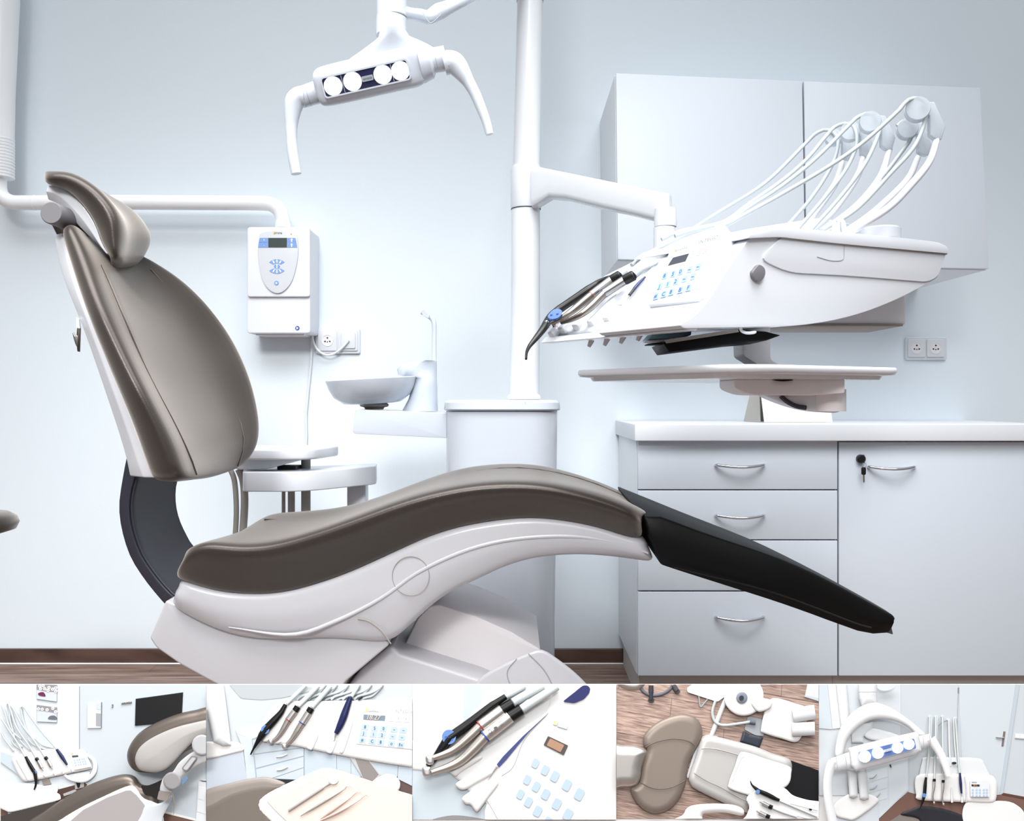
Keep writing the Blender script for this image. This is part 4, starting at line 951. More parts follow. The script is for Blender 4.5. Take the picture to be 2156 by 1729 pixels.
# ------------------------------------------------------------------ slanted board with five small relief pictures
BN = V((0, -1, 0.392)).normalized()
B0 = P(1078, 1585, 1.42)
GAIN = 0.7
def Q(x, y, h): return PP(x, y, B0 + BN * h, BN)
KPX = 1.42 * 1.074 / F
RM = {}
def rc(r, g, b, rough=0.6, metal=0.0, emis=0):
    key = (r, g, b, rough, metal, emis)
    if key not in RM:
        g_ = 1.0 if metal > .3 or emis else GAIN
        c = tuple(min(0.93, lin(v) * g_ * k_) for v, k_ in zip((r, g, b), (1.02, 0.995, 0.97))) + (1,)
        nm = 'relief_colour_%d' % len(RM)
        mat(nm, c, rough, metal, spec=0.25, emis=emis)
        RM[key] = nm
    return RM[key]

def clip(poly, R):
    def cut(ps, f, ix):
        out = []
        for i, p in enumerate(ps):
            q = ps[i - 1]
            a, b = f(q), f(p)
            if a >= 0 and b >= 0: out.append(p)
            elif a >= 0 > b: out.append(ix(q, p, a, b))
            elif a < 0 <= b: out.append(ix(q, p, a, b)); out.append(p)
        return out
    ix = lambda q, p, a, b: (q[0] + (p[0] - q[0]) * a / (a - b), q[1] + (p[1] - q[1]) * a / (a - b))
    x0, y0, x1, y1 = R
    for f in (lambda p: p[0] - x0, lambda p: x1 - p[0], lambda p: p[1] - y0, lambda p: y1 - p[1]):
        poly = cut(poly, f, ix)
        if not poly: break
    return poly

class Pic:
    def __init__(s, ox, rect): s.ox = ox; s.R = rect
    def z(s, x, y): return (s.ox + x / 4.9, 1430 + y / 4.9)
    def flat(s, par, name, poly, k, c, rnd=0, smooth=False, label=None):
        pts = [s.z(*p) for p in poly]
        if smooth: pts = [tuple(p) for p in cr(pts, max(24, 4 * len(pts)), True)]
        elif rnd: pts = [tuple(p) for p in round_poly(pts, rnd / 4.9, 4)]
        pts = clip(pts, s.R)
        clean = []
        for p in pts:
            if not clean or abs(p[0] - clean[-1][0]) + abs(p[1] - clean[-1][1]) > 0.02: clean.append(p)
        m = MB(); m.prism([Q(p[0], p[1], 0.0006 * k) for p in clean], BN * -0.0011)
        return m.build(name, c, par, label=label)
    def pillow(s, par, name, poly, k, c, rise=5.0, rad=60, smooth=True, step=2.2, label=None, pw=0.5):
        """a softly domed shape: height grows from the outline inwards (rise, rad in picture units)"""
        pts = [s.z(*p) for p in poly]
        full = [tuple(p) for p in (cr(pts, max(40, 6 * len(pts)), True) if smooth else pts)]
        ed = list(zip(full, full[1:] + full[:1]))
        cl = clip(full, s.R)
        cc = []
        for p in cl:
            if not cc or math.hypot(p[0] - cc[-1][0], p[1] - cc[-1][1]) > 0.15: cc.append(p)
        if math.hypot(cc[0][0] - cc[-1][0], cc[0][1] - cc[-1][1]) < 0.15: cc.pop()
        dn = []
        for p, q in zip(cc, cc[1:] + cc[:1]):
            L = math.hypot(q[0] - p[0], q[1] - p[1]); n = max(1, int(L / step))
            dn += [(p[0] + (q[0] - p[0]) * i / n, p[1] + (q[1] - p[1]) * i / n) for i in range(n)]
        def inside(x, y):
            r = False
            for (a, b), (c_, d) in zip(dn, dn[1:] + dn[:1]):
                if (b > y) != (d > y) and x < (c_ - a) * (y - b) / (d - b) + a: r = not r
            return r
        def dist(x, y):
            best = 1e9
            for (a, b), (c_, d) in ed:
                vx, vy = c_ - a, d - b; L2 = vx * vx + vy * vy or 1e-9
                t = max(0, min(1, ((x - a) * vx + (y - b) * vy) / L2))
                best = min(best, (x - a - vx * t) ** 2 + (y - b - vy * t) ** 2)
            return math.sqrt(best)
        xs = [p[0] for p in dn]; ys = [p[1] for p in dn]
        P2 = [V(p) for p in dn]
        y = min(ys) + step * .6; r = 0
        while y < max(ys):
            x = min(xs) + step * (.5 + .5 * (r % 2))
            while x < max(xs):
                if inside(x, y) and min((x - p[0]) ** 2 + (y - p[1]) ** 2 for p in dn) > (step * .45) ** 2: P2.append(V((x, y)))
                x += step
            y += step * .87; r += 1
        nb = len(dn)
        vs, _, fs, ov, _, _ = delaunay_2d_cdt(P2, [(i, (i + 1) % nb) for i in range(nb)], [], 1, 1e-5)
        R_ = rad / 4.9; h0 = 0.0006 * k
        out = []
        for v in vs:
            d = min(1.0, dist(v.x, v.y) / R_)
            out.append(Q(v.x, v.y, h0 + rise * KPX / 4.9 * (1 - (1 - d) ** 2) ** pw))
        m = MB(); m.add(out, [list(f) for f in fs])
        return m.build(name, c, par, sharp=180, label=label)
    def stroke(s, par, name, pts, wd, k, c, n=28, flatk=0.7, seg=10, label=None):
        zs = [s.z(*p) for p in pts]
        path = cr(zs, n) if len(zs) > 2 else cr(zs, 8)
        ws = list(wd) if isinstance(wd, (list, tuple)) else [wd, wd]
        nn = len(path); keep = []
        x0, y0, x1, y1 = s.R
        for i, p in enumerate(path):
            u = i / (nn - 1) * (len(ws) - 1); q = min(int(u), len(ws) - 2)
            w = (ws[q] + (ws[q + 1] - ws[q]) * (u - q)) / 4.9 / 2
            if x0 <= p[0] - w * .3 and p[0] + w * .3 <= x1 and y0 <= p[1] - w * .3 and p[1] + w * .3 <= y1: keep.append((p[0], p[1], w))
        rings = []
        for i, (x, y, w) in enumerate(keep):
            a = keep[max(i - 1, 0)]; b = keep[min(i + 1, len(keep) - 1)]
            tx, ty = b[0] - a[0], b[1] - a[1]; L = math.hypot(tx, ty) or 1; nx, ny = -ty / L, tx / L
            ring = []
            for j in range(seg):
                t = 2 * math.pi * j / seg
                px, py = x + nx * w * math.cos(t), y + ny * w * math.cos(t)
                px = min(max(px, x0), x1); py = min(max(py, y0), y1)
                ring.append(Q(px, py, 0.0006 * k + w * KPX * flatk * (math.sin(t))))
            rings.append(ring)
        m = MB(); m.loft(rings)
        return m.build(name, c, par, sharp=60, label=label)
    def thing(s, name, label, cat, at, group=None):
        x, y = s.z(*at)
        return thing(name, label, cat, Q(min(max(x, s.R[0] + 3), s.R[2] - 3), min(max(y, s.R[1] + 3), 1725), 0.004), group)
    def text(s, par, name, txt, at, size, k, c, ang=0, shear=0):
        x, y = s.z(*at)
        o = Q(x, y, 0.0006 * k); d = Q(x + math.cos(math.radians(ang)), y + math.sin(math.radians(ang)), 0.0006 * k) - o
        u = d.normalized(); v = BN.cross(u).normalized()
        m = text_mb(txt, o, u, v, size * KPX / 4.9, shear=shear)
        return m.build(name, c, par)
def circ(cx, cy, r, ry=None, n=22): return [(cx + r * math.cos(2 * math.pi * i / n), cy + (ry or r) * math.sin(2 * math.pi * i / n)) for i in range(n)]

brd = thing('picture_board', 'low white slanted board in front of the chair carrying five small pictures', 'display board', (0, 1.4, 0))
a0, a1 = Q(-90, 1440.3, 0), Q(2246, 1440.3, 0)
dn_ = (Q(1078, 1760, 0) - Q(1078, 1440.3, 0))
x0, x1 = -0.95, 0.95
top = Q(1078, 1440.3, -0.0005); botm = Q(1078, 1790, -0.0005)
m = MB(); m.prism([V((x0, top.y, top.z)), V((x1, top.y, top.z)), V((x1, botm.y, botm.z)), V((x0, botm.y, botm.z))], BN * -0.018); m.build('board', rc(250, 251, 252), brd)
for x in (-0.8, 0.8):
    m = MB(); m.bx((x - .02, botm.y + .05, 0), (x + .02, botm.y + .085, botm.z + .05)); m.build('leg', 'white_matte', brd, bevel=0.003)
m = MB(); m.bx((-0.9, 1.28, 0), (0.9, 1.56, 0.02)); m.build('base', 'white_matte', brd, bevel=0.004)

LEA = rc(108, 100, 94, 0.36, 0.7); LEAD = rc(104, 97, 92, 0.42, 0.5); LEAL = rc(176, 172, 168, 0.34, 0.75)
WH = rc(250, 251, 252, 0.45); WH2 = rc(238, 242, 246, 0.5); WH3 = rc(222, 229, 236, 0.5)
BK = rc(14, 14, 17, 0.4); NV = rc(36, 44, 92, 0.35); BL = rc(110, 150, 218, 0.4); KP = rc(196, 220, 246, 0.5)
SIL = rc(196, 194, 192, 0.3, 0.85); SILD = rc(184, 178, 172, 0.3, 0.85); HOS = rc(226, 236, 240, 0.45); HOSD = rc(198, 210, 216, 0.45)
GRY = rc(140, 138, 142, 0.5); GRD = rc(84, 82, 86, 0.5); INK = rc(60, 80, 120); INKG = rc(176, 184, 194); WRM = rc(150, 142, 136, 0.5)
FLO = rc(120, 92, 80, 0.5); FLD = rc(84, 62, 54, 0.5); LINE = rc(150, 164, 176); RED = rc(170, 60, 60)

def keys(p, par, pts, w, h, k, skew=(0, 0), syms=None, sz=0):
    for i, (x, y) in enumerate(pts):
        o = p.flat(par, 'key', [(x - w / 2 + skew[0], y - h / 2 - skew[1]), (x + w / 2 + skew[0], y - h / 2 + skew[1]), (x + w / 2 - skew[0], y + h / 2 + skew[1]), (x - w / 2 - skew[0], y + h / 2 - skew[1])], k, KP)
        if syms: p.text(o, 'key_symbol', syms[i], (x, y), sz, k + 0.4, INK)

W1, W2, W3, W4, W5 = 'leftmost small picture', 'second small picture', 'middle small picture', 'fourth small picture', 'rightmost small picture'
GP = 'small relief pictures on the slanted board'
# ============================================================ picture 1
p = Pic(0, (1.2, 1441.2, 433.8, 1740))
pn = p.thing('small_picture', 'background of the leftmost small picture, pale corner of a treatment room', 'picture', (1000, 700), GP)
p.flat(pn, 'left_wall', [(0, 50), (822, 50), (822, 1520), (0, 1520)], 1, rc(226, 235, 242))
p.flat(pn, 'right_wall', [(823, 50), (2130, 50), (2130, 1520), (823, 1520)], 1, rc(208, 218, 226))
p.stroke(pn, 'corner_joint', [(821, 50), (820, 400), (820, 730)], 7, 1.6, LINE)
p.flat(pn, 'floor_patch', [(560, 1150), (870, 1068), (900, 1090), (640, 1300), (560, 1260)], 2, FLD)
p.flat(pn, 'floor_patch', [(1560, 1520), (1700, 1380), (2060, 1480), (2060, 1520)], 2, FLO)
p.flat(pn, 'baseboard', [(1705, 1365), (2040, 1450), (2040, 1470), (1700, 1385)], 2.6, WH)
p.flat(pn, 'floor_patch', [(0, 1310), (80, 1370), (80, 1520), (0, 1520)], 2, FLO)
def canvas(label, fr, band, fl, blob, bc):
    t = p.thing('wall_picture', label, 'picture', fr[3])
    p.flat(t, 'frame', fr, 4, rc(178, 186, 196)); c = sum((V(q) for q in fr), V((0, 0))) / 4
    p.flat(t, 'canvas', [tuple(V(q) + (c - V(q)) * .03) for q in fr], 4.5, rc(212, 221, 233))
    p.flat(t, 'grey_band', band, 5, rc(150, 148, 154))
    for x, y in fl:
        f = p.flat(t, 'flower', [(x + (15 if i % 2 else 19) * math.cos(i * math.pi / 5), y + (15 if i % 2 else 19) * math.sin(i * math.pi / 5)) for i in range(10)], 5.5, WH)
        p.flat(f, 'flower_centre', circ(x, y, 5, n=8), 6, GRY)
    p.flat(t, 'motif', blob, 5.5, bc, smooth=True)
canvas('upper framed flower picture with a purple patch, in the leftmost small picture', [(375, 45), (587, 60), (587, 236), (377, 207)], [(379, 50), (584, 62), (584, 135), (480, 128), (380, 108)],
       [(410, 72), (445, 70), (418, 100), (462, 102), (505, 88), (542, 105), (574, 92), (574, 125), (495, 118)], [(392, 150), (420, 136), (450, 138), (470, 176), (440, 178), (402, 168)], rc(112, 40, 84))
canvas('lower framed flower picture with a grey stone, in the leftmost small picture', [(377, 262), (587, 290), (587, 450), (379, 440)], [(381, 268), (584, 294), (584, 352), (480, 334), (382, 322)],
       [(396, 308), (435, 312), (485, 318), (545, 303), (573, 338)], [(495, 402), (520, 380), (560, 377), (583, 395), (581, 418), (505, 415)], rc(110, 112, 122))
t = p.thing('wall_mirror', 'frameless mirror showing a bit of the pictures, in the leftmost small picture', 'mirror', (975, 508))
p.flat(t, 'glass', [(903, 255), (1048, 238), (1044, 505), (903, 508)], 4, rc(226, 230, 234, .2))
p.flat(t, 'edge', [(1043, 238), (1049, 238), (1045, 506), (1040, 505)], 4.6, rc(120, 130, 138))
p.flat(t, 'reflection', [(990, 250), (1043, 244), (1040, 318), (994, 312)], 4.5, rc(206, 218, 228)); p.flat(t, 'reflection', [(990, 352), (1040, 357), (1038, 488), (990, 482)], 4.5, rc(168, 172, 180))
t = p.thing('coat_hook', 'single small metal hook beside the mirror, in the leftmost small picture', 'hook', (1160, 290))
p.flat(t, 'plate', [(1152, 262), (1166, 260), (1166, 292), (1153, 290)], 4, rc(130, 124, 120)); p.stroke(t, 'peg', [(1158, 285), (1152, 280), (1152, 270)], 6, 5, SIL)
t = p.thing('hook_rail', 'short metal rail with three hooks left of the black screen, in the leftmost small picture', 'hook rail', (1305, 255))
p.flat(t, 'rail', [(1250, 246), (1357, 232), (1358, 247), (1252, 259)], 4, rc(130, 120, 112))
for x, y in ((1255, 240), (1297, 234), (1342, 228)): p.stroke(t, 'peg', [(x, y + 18), (x, y + 6), (x - 4, y)], 7, 5, SIL)
t = p.thing('wall_screen', 'black flat screen on the wall in the leftmost small picture', 'screen', (1640, 470))
p.flat(t, 'bezel', [(1399, 204), (1887, 137), (1872, 440), (1391, 481)], 4, rc(48, 50, 54)); p.flat(t, 'display', [(1404, 209), (1882, 143), (1868, 435), (1396, 476)], 4.5, BK)
t = p.thing('drawer_cabinet', 'white drawer cabinet at the right edge of the leftmost small picture', 'cabinet', (2090, 1450))
p.flat(t, 'carcass', [(2048, 1060), (2130, 1030), (2130, 1520), (2020, 1520)], 4, rc(232, 236, 240))
p.flat(t, 'top_inset', [(2062, 1047), (2127, 1050), (2127, 1062), (2085, 1058)], 4.6, GRD)
for y0, y1 in ((1115, 1240), (1252, 1375), (1390, 1520)): p.flat(t, 'drawer', [(2050 - (y0 - 1115) * .09, y0 - 6), (2130, y0 + 8), (2130, y1 + 22), (2046 - (y0 - 1115) * .09, y1 - 6)], 4.8, WH2)
t = p.thing('instrument_unit', 'white instrument unit with keypad in the leftmost small picture', 'dental unit', (500, 1000))
p.flat(t, 'rear_body', [(0, 730), (200, 703), (480, 685), (800, 722), (870, 740), (860, 800), (150, 830), (0, 770)], 4, WH2, rnd=20)
p.flat(t, 'underside', [(0, 745), (150, 800), (130, 860), (215, 1020), (150, 960), (0, 850)], 4.5, rc(206, 220, 230))
p.stroke(t, 'rear_handle', [(890, 775), (960, 830), (982, 890), (965, 970), (900, 1035), (820, 1050), (720, 1030), (660, 985)], [30, 44, 48, 44, 40, 30], 5, WH2, flatk=.3)
p.flat(t, 'lower_lid', [(690, 1000), (900, 955), (925, 980), (870, 1030), (760, 1028)], 5.5, WH2, smooth=True)
p.pillow(t, 'instrument_bed', [(150, 790), (240, 765), (420, 735), (600, 712), (860, 735), (900, 800), (948, 905), (930, 930), (640, 990), (400, 1040), (290, 1060), (240, 1052), (190, 990), (130, 870), (125, 820)], 6, WH, rise=14, rad=45)
for a in ((170, 830, 290, 1045), (450, 990, 470, 1010), (550, 970, 575, 995), (640, 950, 655, 978), (735, 930, 752, 958)): p.stroke(t, 'bed_ridge', [(a[0], a[1]), (a[2], a[3])], 16, 11, WH2)
kf = p.flat(t, 'keypad_face', [(705, 755), (862, 740), (945, 905), (772, 938)], 12, WH, rnd=12)
p.flat(kf, 'logo_patch', [(736, 766), (748, 765), (748, 775), (737, 776)], 12.6, rc(240, 205, 120)); p.text(kf, 'logo_lettering', 'sirona', (768, 769), 14, 12.6, INKG, -6)
p.flat(kf, 'display', [(742, 790), (805, 785), (808, 803), (745, 810)], 12.6, GRD)
keys(p, kf, [(768, 835), (797, 832), (820, 829), (848, 824), (868, 821), (775, 860), (805, 857), (828, 854), (855, 848), (877, 845), (783, 886), (812, 882), (835, 879), (862, 873), (885, 870)], 17, 17, 12.6, (0, -1))
p.flat(t, 'lower_arm', [(425, 1040), (495, 1020), (528, 1085), (450, 1100)], 5, WRM)
for q in ([(90, 265), (105, 420), (140, 560), (160, 640), (230, 700)], [(215, 305), (245, 450), (300, 580), (370, 620)], [(0, 240), (50, 350), (110, 520), (215, 620)], [(0, 520), (40, 610), (100, 690), (140, 740)], [(120, 630), (150, 680), (235, 745)], [(205, 630), (260, 690), (320, 740)], [(290, 620), (350, 680), (480, 730)], [(370, 620), (440, 680), (560, 715)], [(120, 330), (160, 480), (250, 620)]):
    p.stroke(t, 'hose_arm', q, 17, 7, HOS)
for x, y in ((80, 275), (215, 315), (110, 350)): p.flat(t, 'hose_bracket', circ(x, y, 18, 24, 12), 8, HOSD)
t = p.thing('tray', 'white rounded tray at the lower left of the leftmost small picture', 'tray', (300, 1230))
p.flat(t, 'tray_arm', [(420, 1110), (560, 1085), (598, 1120), (592, 1175), (440, 1160)], 8, WH2, rnd=20)
p.pillow(t, 'tray_plate', [(-20, 1115), (200, 1078), (420, 1095), (600, 1180), (626, 1218), (608, 1250), (400, 1305), (130, 1370), (60, 1360), (-20, 1300)], 9, WH, rise=5, rad=16)
t = p.thing('stool_base', 'grey and black stool column under the unit, in the leftmost small picture', 'stool', (810, 1160))
p.flat(t, 'base_plate', [(650, 1185), (770, 1140), (800, 1160), (660, 1210)], 3, rc(180, 182, 186)); p.flat(t, 'column', [(768, 1060), (868, 1060), (866, 1115), (775, 1140)], 2.8, rc(170, 168, 164)); p.flat(t, 'lever', [(782, 1062), (832, 1066), (820, 1120), (800, 1122)], 3.4, BK)
def syringe(p, label, grip, gw, blue, noz, nw, k, hosep, hw, br):
    t = p.thing('air_water_syringe', label, 'dental instrument', grip[-1])
    p.stroke(t, 'hose', hosep, hw, k - 2, HOS)
    p.stroke(t, 'grip', grip, gw, k, BK); p.stroke(t, 'nozzle', noz, nw, k, BK)
    b_ = p.flat(t, 'button_plate', circ(blue[0], blue[1], br, br * 1.05), k + br * .09 + 2, BL)
    if br > 30:
        for dx in (-.4, .35): p.flat(b_, 'button', circ(blue[0] + dx * br, blue[1] + .25 * br * (1 if dx > 0 else .3), br * .22), k + br * .09 + 2.8, rc(70, 110, 190))
def hand(p, label, col_, cw, bod, bw, neck, nw, head, hr, ring, k, hosep, hw, txt=False):
    t = p.thing('handpiece', label, 'dental instrument', bod[-1])
    p.stroke(t, 'hose', hosep, hw, k - 2, HOS)
    p.stroke(t, 'collar', col_, cw, k, BK); p.stroke(t, 'motor_body', bod, bw, k, SIL)
    if neck: p.stroke(t, 'neck', neck, nw, k, SILD)
    if ring:
        a, b = V(bod[-1]), V(bod[-2]); d = (a - b).normalized()
        p.stroke(t, 'ring', [tuple(a - d * bw * .05), tuple(a + d * bw * .07)], bw * 1.03, k, ring)
    if head: p.pillow(t, 'head', [(head[0] + x * hr, head[1] + y * hr) for x, y in ((-.8, -.9), (.7, -1), (.95, -.2), (.75, 1), (-.45, 1.1), (-.95, .2))], k + 1, SIL, rise=hr * .5, rad=hr * .7, step=1.2)
    else: p.stroke(t, 'coupling', [bod[-1], tuple(V(bod[-1]) + (V(bod[-1]) - V(bod[-2])).normalized() * bw * .8)], [bw * .5, bw * .35], k, SILD)
    return t
syringe(p, 'black syringe with a blue button lying on the unit, in the leftmost small picture', [(265, 800), (300, 870), (350, 955)], [28, 42, 44], (362, 960), [(355, 955), (366, 1010), (370, 1080), (352, 1143)], [42, 36, 24, 12], 13, [(-10, 370), (60, 480), (180, 660), (258, 800)], 20, 16)
hand(p, 'left silver motor handpiece without a head, in the leftmost small picture', [(372, 815), (388, 840)], 40, [(390, 843), (428, 915)], 40, None, 0, None, 0, None, 13, [(85, 255), (110, 330), (170, 500), (300, 690), (370, 810)], 20)
hand(p, 'right silver motor handpiece without a head, in the leftmost small picture', [(465, 805), (485, 830)], 40, [(488, 834), (524, 900)], 40, None, 0, None, 0, None, 13, [(75, 250), (130, 300), (230, 480), (340, 620), (462, 800)], 20)
t = p.thing('scaler', 'navy scaler beside the keypad, in the leftmost small picture', 'dental instrument', (640, 800))
p.stroke(t, 'hose', [(215, 285), (245, 290), (300, 370), (430, 545), (582, 718)], 18, 11, HOS); p.stroke(t, 'grip', [(585, 724), (630, 790), (692, 886)], [30, 42, 22], 14, NV); p.stroke(t, 'tip', [(692, 886), (712, 925)], [8, 4], 14, SIL)
t = p.thing('dental_chair', 'taupe dental chair seen from behind, in the leftmost small picture', 'dental chair', (1200, 1400))
p.flat(t, 'seat', [(-10, 1420), (300, 1330), (500, 1285), (640, 1262), (520, 1350), (330, 1480), (300, 1520), (-10, 1520)], 10, rc(70, 64, 60))
p.pillow(t, 'backrest_cushion', [(280, 1500), (450, 1365), (700, 1205), (900, 1100), (1100, 1022), (1250, 985), (1340, 985), (1405, 1015), (1445, 1075), (1520, 1098), (1600, 1072), (1680, 1040), (1665, 1140), (1640, 1240), (1640, 1400), (1600, 1560), (900, 1600), (500, 1600)], 14, LEA, rise=75, rad=110)
p.pillow(t, 'backrest_shell', [(520, 1540), (640, 1440), (850, 1315), (1100, 1195), (1280, 1115), (1370, 1098), (1420, 1145), (1480, 1225), (1600, 1275), (1650, 1325), (1640, 1540), (1000, 1600)], 34, WH2, rise=10, rad=30)
p.flat(t, 'shell_panel', [(640, 1540), (860, 1350), (1110, 1222), (1300, 1152), (1345, 1150), (1400, 1195), (1480, 1290), (1500, 1320), (1420, 1480), (1400, 1560)], 42, rc(176, 171, 173))
p.pillow(t, 'shell_side', [(1505, 1300), (1600, 1290), (1680, 1270), (1760, 1205), (1775, 1230), (1690, 1400), (1640, 1520), (1420, 1520), (1460, 1400)], 43, WH3, rise=8, rad=30)
p.flat(t, 'neck_joint', [(1450, 1100), (1530, 1098), (1620, 1065), (1690, 1035), (1680, 1140), (1620, 1240), (1560, 1205), (1490, 1195)], 41, rc(26, 24, 23), rnd=20)
p.pillow(t, 'headrest_cushion', [(2200, 305), (2000, 322), (1800, 372), (1600, 455), (1450, 545), (1362, 645), (1316, 745), (1314, 835), (1345, 905), (1400, 950), (1480, 966), (1600, 968), (1720, 930), (1900, 760), (2200, 600)], 34, LEA, rise=80, rad=110)
p.pillow(t, 'headrest_shell', [(2200, 422), (1950, 462), (1750, 522), (1560, 612), (1445, 702), (1396, 800), (1402, 880), (1445, 938), (1520, 958), (1620, 962), (1710, 930), (1800, 850), (1900, 740), (2010, 640), (2200, 540)], 56, rc(184, 182, 181, .4), rise=40, rad=220)
p.pillow(t, 'hinge_bracket', [(2180, 760), (2020, 740), (1860, 850), (1780, 960), (1690, 1010), (1650, 1160), (1740, 1190), (1880, 1010), (2020, 900), (2180, 830)], 66, rc(206, 207, 210, .4), rise=12, rad=40)
p.flat(t, 'slot', [(1865, 930), (1980, 785), (2040, 805), (1925, 962)], 76, GRY, rnd=30); p.flat(t, 'slot_plate', [(1885, 925), (1985, 805), (2022, 818), (1925, 945)], 77, rc(196, 196, 200), rnd=24)
p.flat(t, 'release_cap', [(1865, 1040), (1930, 998), (1942, 1030), (1885, 1092)], 74, rc(110, 140, 176), rnd=12)
p.flat(t, 'lower_hinge', [(1640, 1150), (1762, 1168), (1722, 1258), (1620, 1242)], 72, rc(150, 140, 136), rnd=16)
p.pillow(t, 'hinge_knob', circ(1775, 1052, 92), 78, rc(158, 156, 160, .5), rise=8, rad=14)
p.pillow(t, 'hinge_knob', circ(2085, 680, 105), 78, rc(196, 198, 202, .5), rise=8, rad=14)
t = p.thing('bib_chain', 'thin beaded chain hanging from the headrest hinge, in the leftmost small picture', 'chain', (1790, 1250))
p.stroke(t, 'chain', [(1770, 1180), (1790, 1210), (1798, 1300), (1790, 1400)], 7, 80, rc(150, 140, 124))

# ============================================================ picture 2
p = Pic(430, (434.8, 1441.2, 867.6, 1740))
pn = p.thing('small_picture', 'background of the second small picture, pale wall behind instruments', 'picture', (1500, 1000), GP)
p.flat(pn, 'painted_wall', [(0, 50), (2160, 50), (2160, 1520), (0, 1520)], 1, rc(213, 221, 228))
p.flat(pn, 'floor_patch', [(1740, 930), (1880, 985), (1990, 1000), (2160, 1090), (2160, 1260), (1900, 1130), (1700, 1040)], 2, rc(104, 84, 78))
t = p.thing('wall_cabinet', 'grey shade painted on the wall at the top of the second small picture', 'cabinet', (700, 190))  # wall shade laid on as a flat grey piece, no cabinet there
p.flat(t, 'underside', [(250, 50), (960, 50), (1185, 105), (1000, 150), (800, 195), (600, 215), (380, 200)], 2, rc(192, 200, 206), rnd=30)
t = p.thing('unit_tower', 'white floor tower with round pole at the left of the second small picture', 'dental unit', (200, 1000))
p.flat(t, 'tower_body', [(0, 800), (400, 735), (442, 1035), (300, 1070), (0, 1180)], 4, rc(202, 213, 226))
p.pillow(t, 'tower_lid', [(-20, 665), (100, 645), (330, 650), (405, 700), (402, 735), (350, 755), (-20, 825)], 5, WH, rise=8, rad=20)
p.pillow(t, 'pole', [(-30, 20), (198, 20), (270, 600), (280, 690), (190, 695), (95, 650), (-30, 100)], 8, WH2, rise=40, rad=90, smooth=False)
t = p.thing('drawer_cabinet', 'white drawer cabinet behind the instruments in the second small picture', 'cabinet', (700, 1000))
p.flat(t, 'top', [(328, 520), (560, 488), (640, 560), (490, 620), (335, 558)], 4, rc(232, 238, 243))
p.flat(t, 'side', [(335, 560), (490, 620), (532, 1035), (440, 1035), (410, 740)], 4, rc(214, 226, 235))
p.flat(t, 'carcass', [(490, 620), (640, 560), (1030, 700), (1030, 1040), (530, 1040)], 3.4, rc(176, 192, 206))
for q, hd in (([(500, 632), (640, 600), (1026, 640), (1026, 702), (517, 772)], None), ([(519, 784), (1026, 714), (1026, 792), (532, 920)], [(745, 803), (800, 797), (858, 773)]), ([(535, 934), (1026, 804), (1026, 910), (700, 1022), (545, 1035)], [(748, 940), (800, 932), (862, 906)]), ([(715, 1026), (1026, 920), (1026, 1040)], None)):
    d = p.flat(t, 'drawer', q, 4, rc(210, 222, 232))
    if hd: p.stroke(d, 'handle', hd, [14, 20, 14], 5.5, WH)
t = p.thing('door_cabinet', 'white cabinet doors under the unit in the second small picture', 'cabinet', (1200, 950))
for q in ([(1034, 700), (1364, 770), (1364, 1000), (1034, 1030)], [(1368, 780), (1512, 800), (1512, 1010), (1368, 1000)], [(1516, 800), (2000, 890), (1990, 1010), (1516, 1010)], [(2004, 895), (2160, 910), (2160, 1110), (1995, 1030)]): p.flat(t, 'door', q, 3.6, rc(204, 218, 230))
t = p.thing('dental_chair', 'taupe chair seat with black foot end at the lower left of the second small picture', 'dental chair', (300, 1300))
p.flat(t, 'foot_section', [(700, 1030), (960, 1042), (845, 1090)], 6, rc(38, 40, 46))
p.pillow(t, 'seat_wing', [(-40, 1180), (300, 1065), (560, 1015), (690, 1020), (845, 1085), (700, 1160), (560, 1240), (300, 1300), (-40, 1420)], 7, rc(160, 152, 146, .45, .2), rise=20, rad=60)
p.pillow(t, 'seat_cushion', [(-40, 1350), (100, 1270), (300, 1165), (560, 1098), (760, 1092), (850, 1100), (640, 1240), (640, 1540), (-40, 1540)], 10, rc(128, 119, 112, .5, .15), rise=14, rad=50)
t = p.thing('instrument_unit', 'white keypad unit seen from the front in the second small picture', 'dental unit', (1500, 500))
p.flat(t, 'support_arm', [(1500, 805), (1700, 830), (1815, 985), (1800, 1040), (1735, 1065), (1640, 1030)], 6, rc(206, 206, 208)); p.flat(t, 'arm_channel', [(1555, 815), (1690, 835), (1800, 985), (1735, 1055), (1640, 1022)], 6.6, rc(150, 144, 142))
p.flat(t, 'rear_edge', [(1560, 215), (2160, 212), (2160, 260), (1560, 260)], 6, WH2)
p.pillow(t, 'instrument_bed', [(560, 515), (620, 400), (690, 300), (760, 250), (830, 226), (1200, 226), (1560, 222), (1640, 238), (2240, 232), (2240, 930), (2147, 912), (1850, 868), (1460, 800), (1300, 768), (1060, 718), (930, 690), (700, 665), (610, 640), (570, 590)], 7, WH, rise=16, rad=50)
kf = p.flat(t, 'keypad_face', [(1648, 272), (2250, 292), (2250, 735), (1568, 668)], 13, rc(246, 248, 252), rnd=14)
p.flat(kf, 'logo_patch', [(1664, 304), (1694, 305), (1693, 334), (1662, 333)], 13.6, rc(250, 232, 160)); p.flat(kf, 'logo_plate', [(1697, 305), (1802, 309), (1800, 338), (1696, 334)], 13.6, rc(208, 214, 224))
p.text(kf, 'logo_lettering', 'sirona', (1748, 320), 42, 14.2, WH, 3); p.text(kf, 'model_lettering', 'INTEGO', (2054, 334), 46, 13.6, rc(206, 212, 220), 2)
d = p.flat(kf, 'display', [(1645, 366), (1869, 378), (1863, 431), (1641, 418)], 13.6, rc(132, 150, 168)); p.text(d, 'display_digits', '18.27', (1742, 397), 62, 14.4, rc(255, 226, 200), 3, .15)
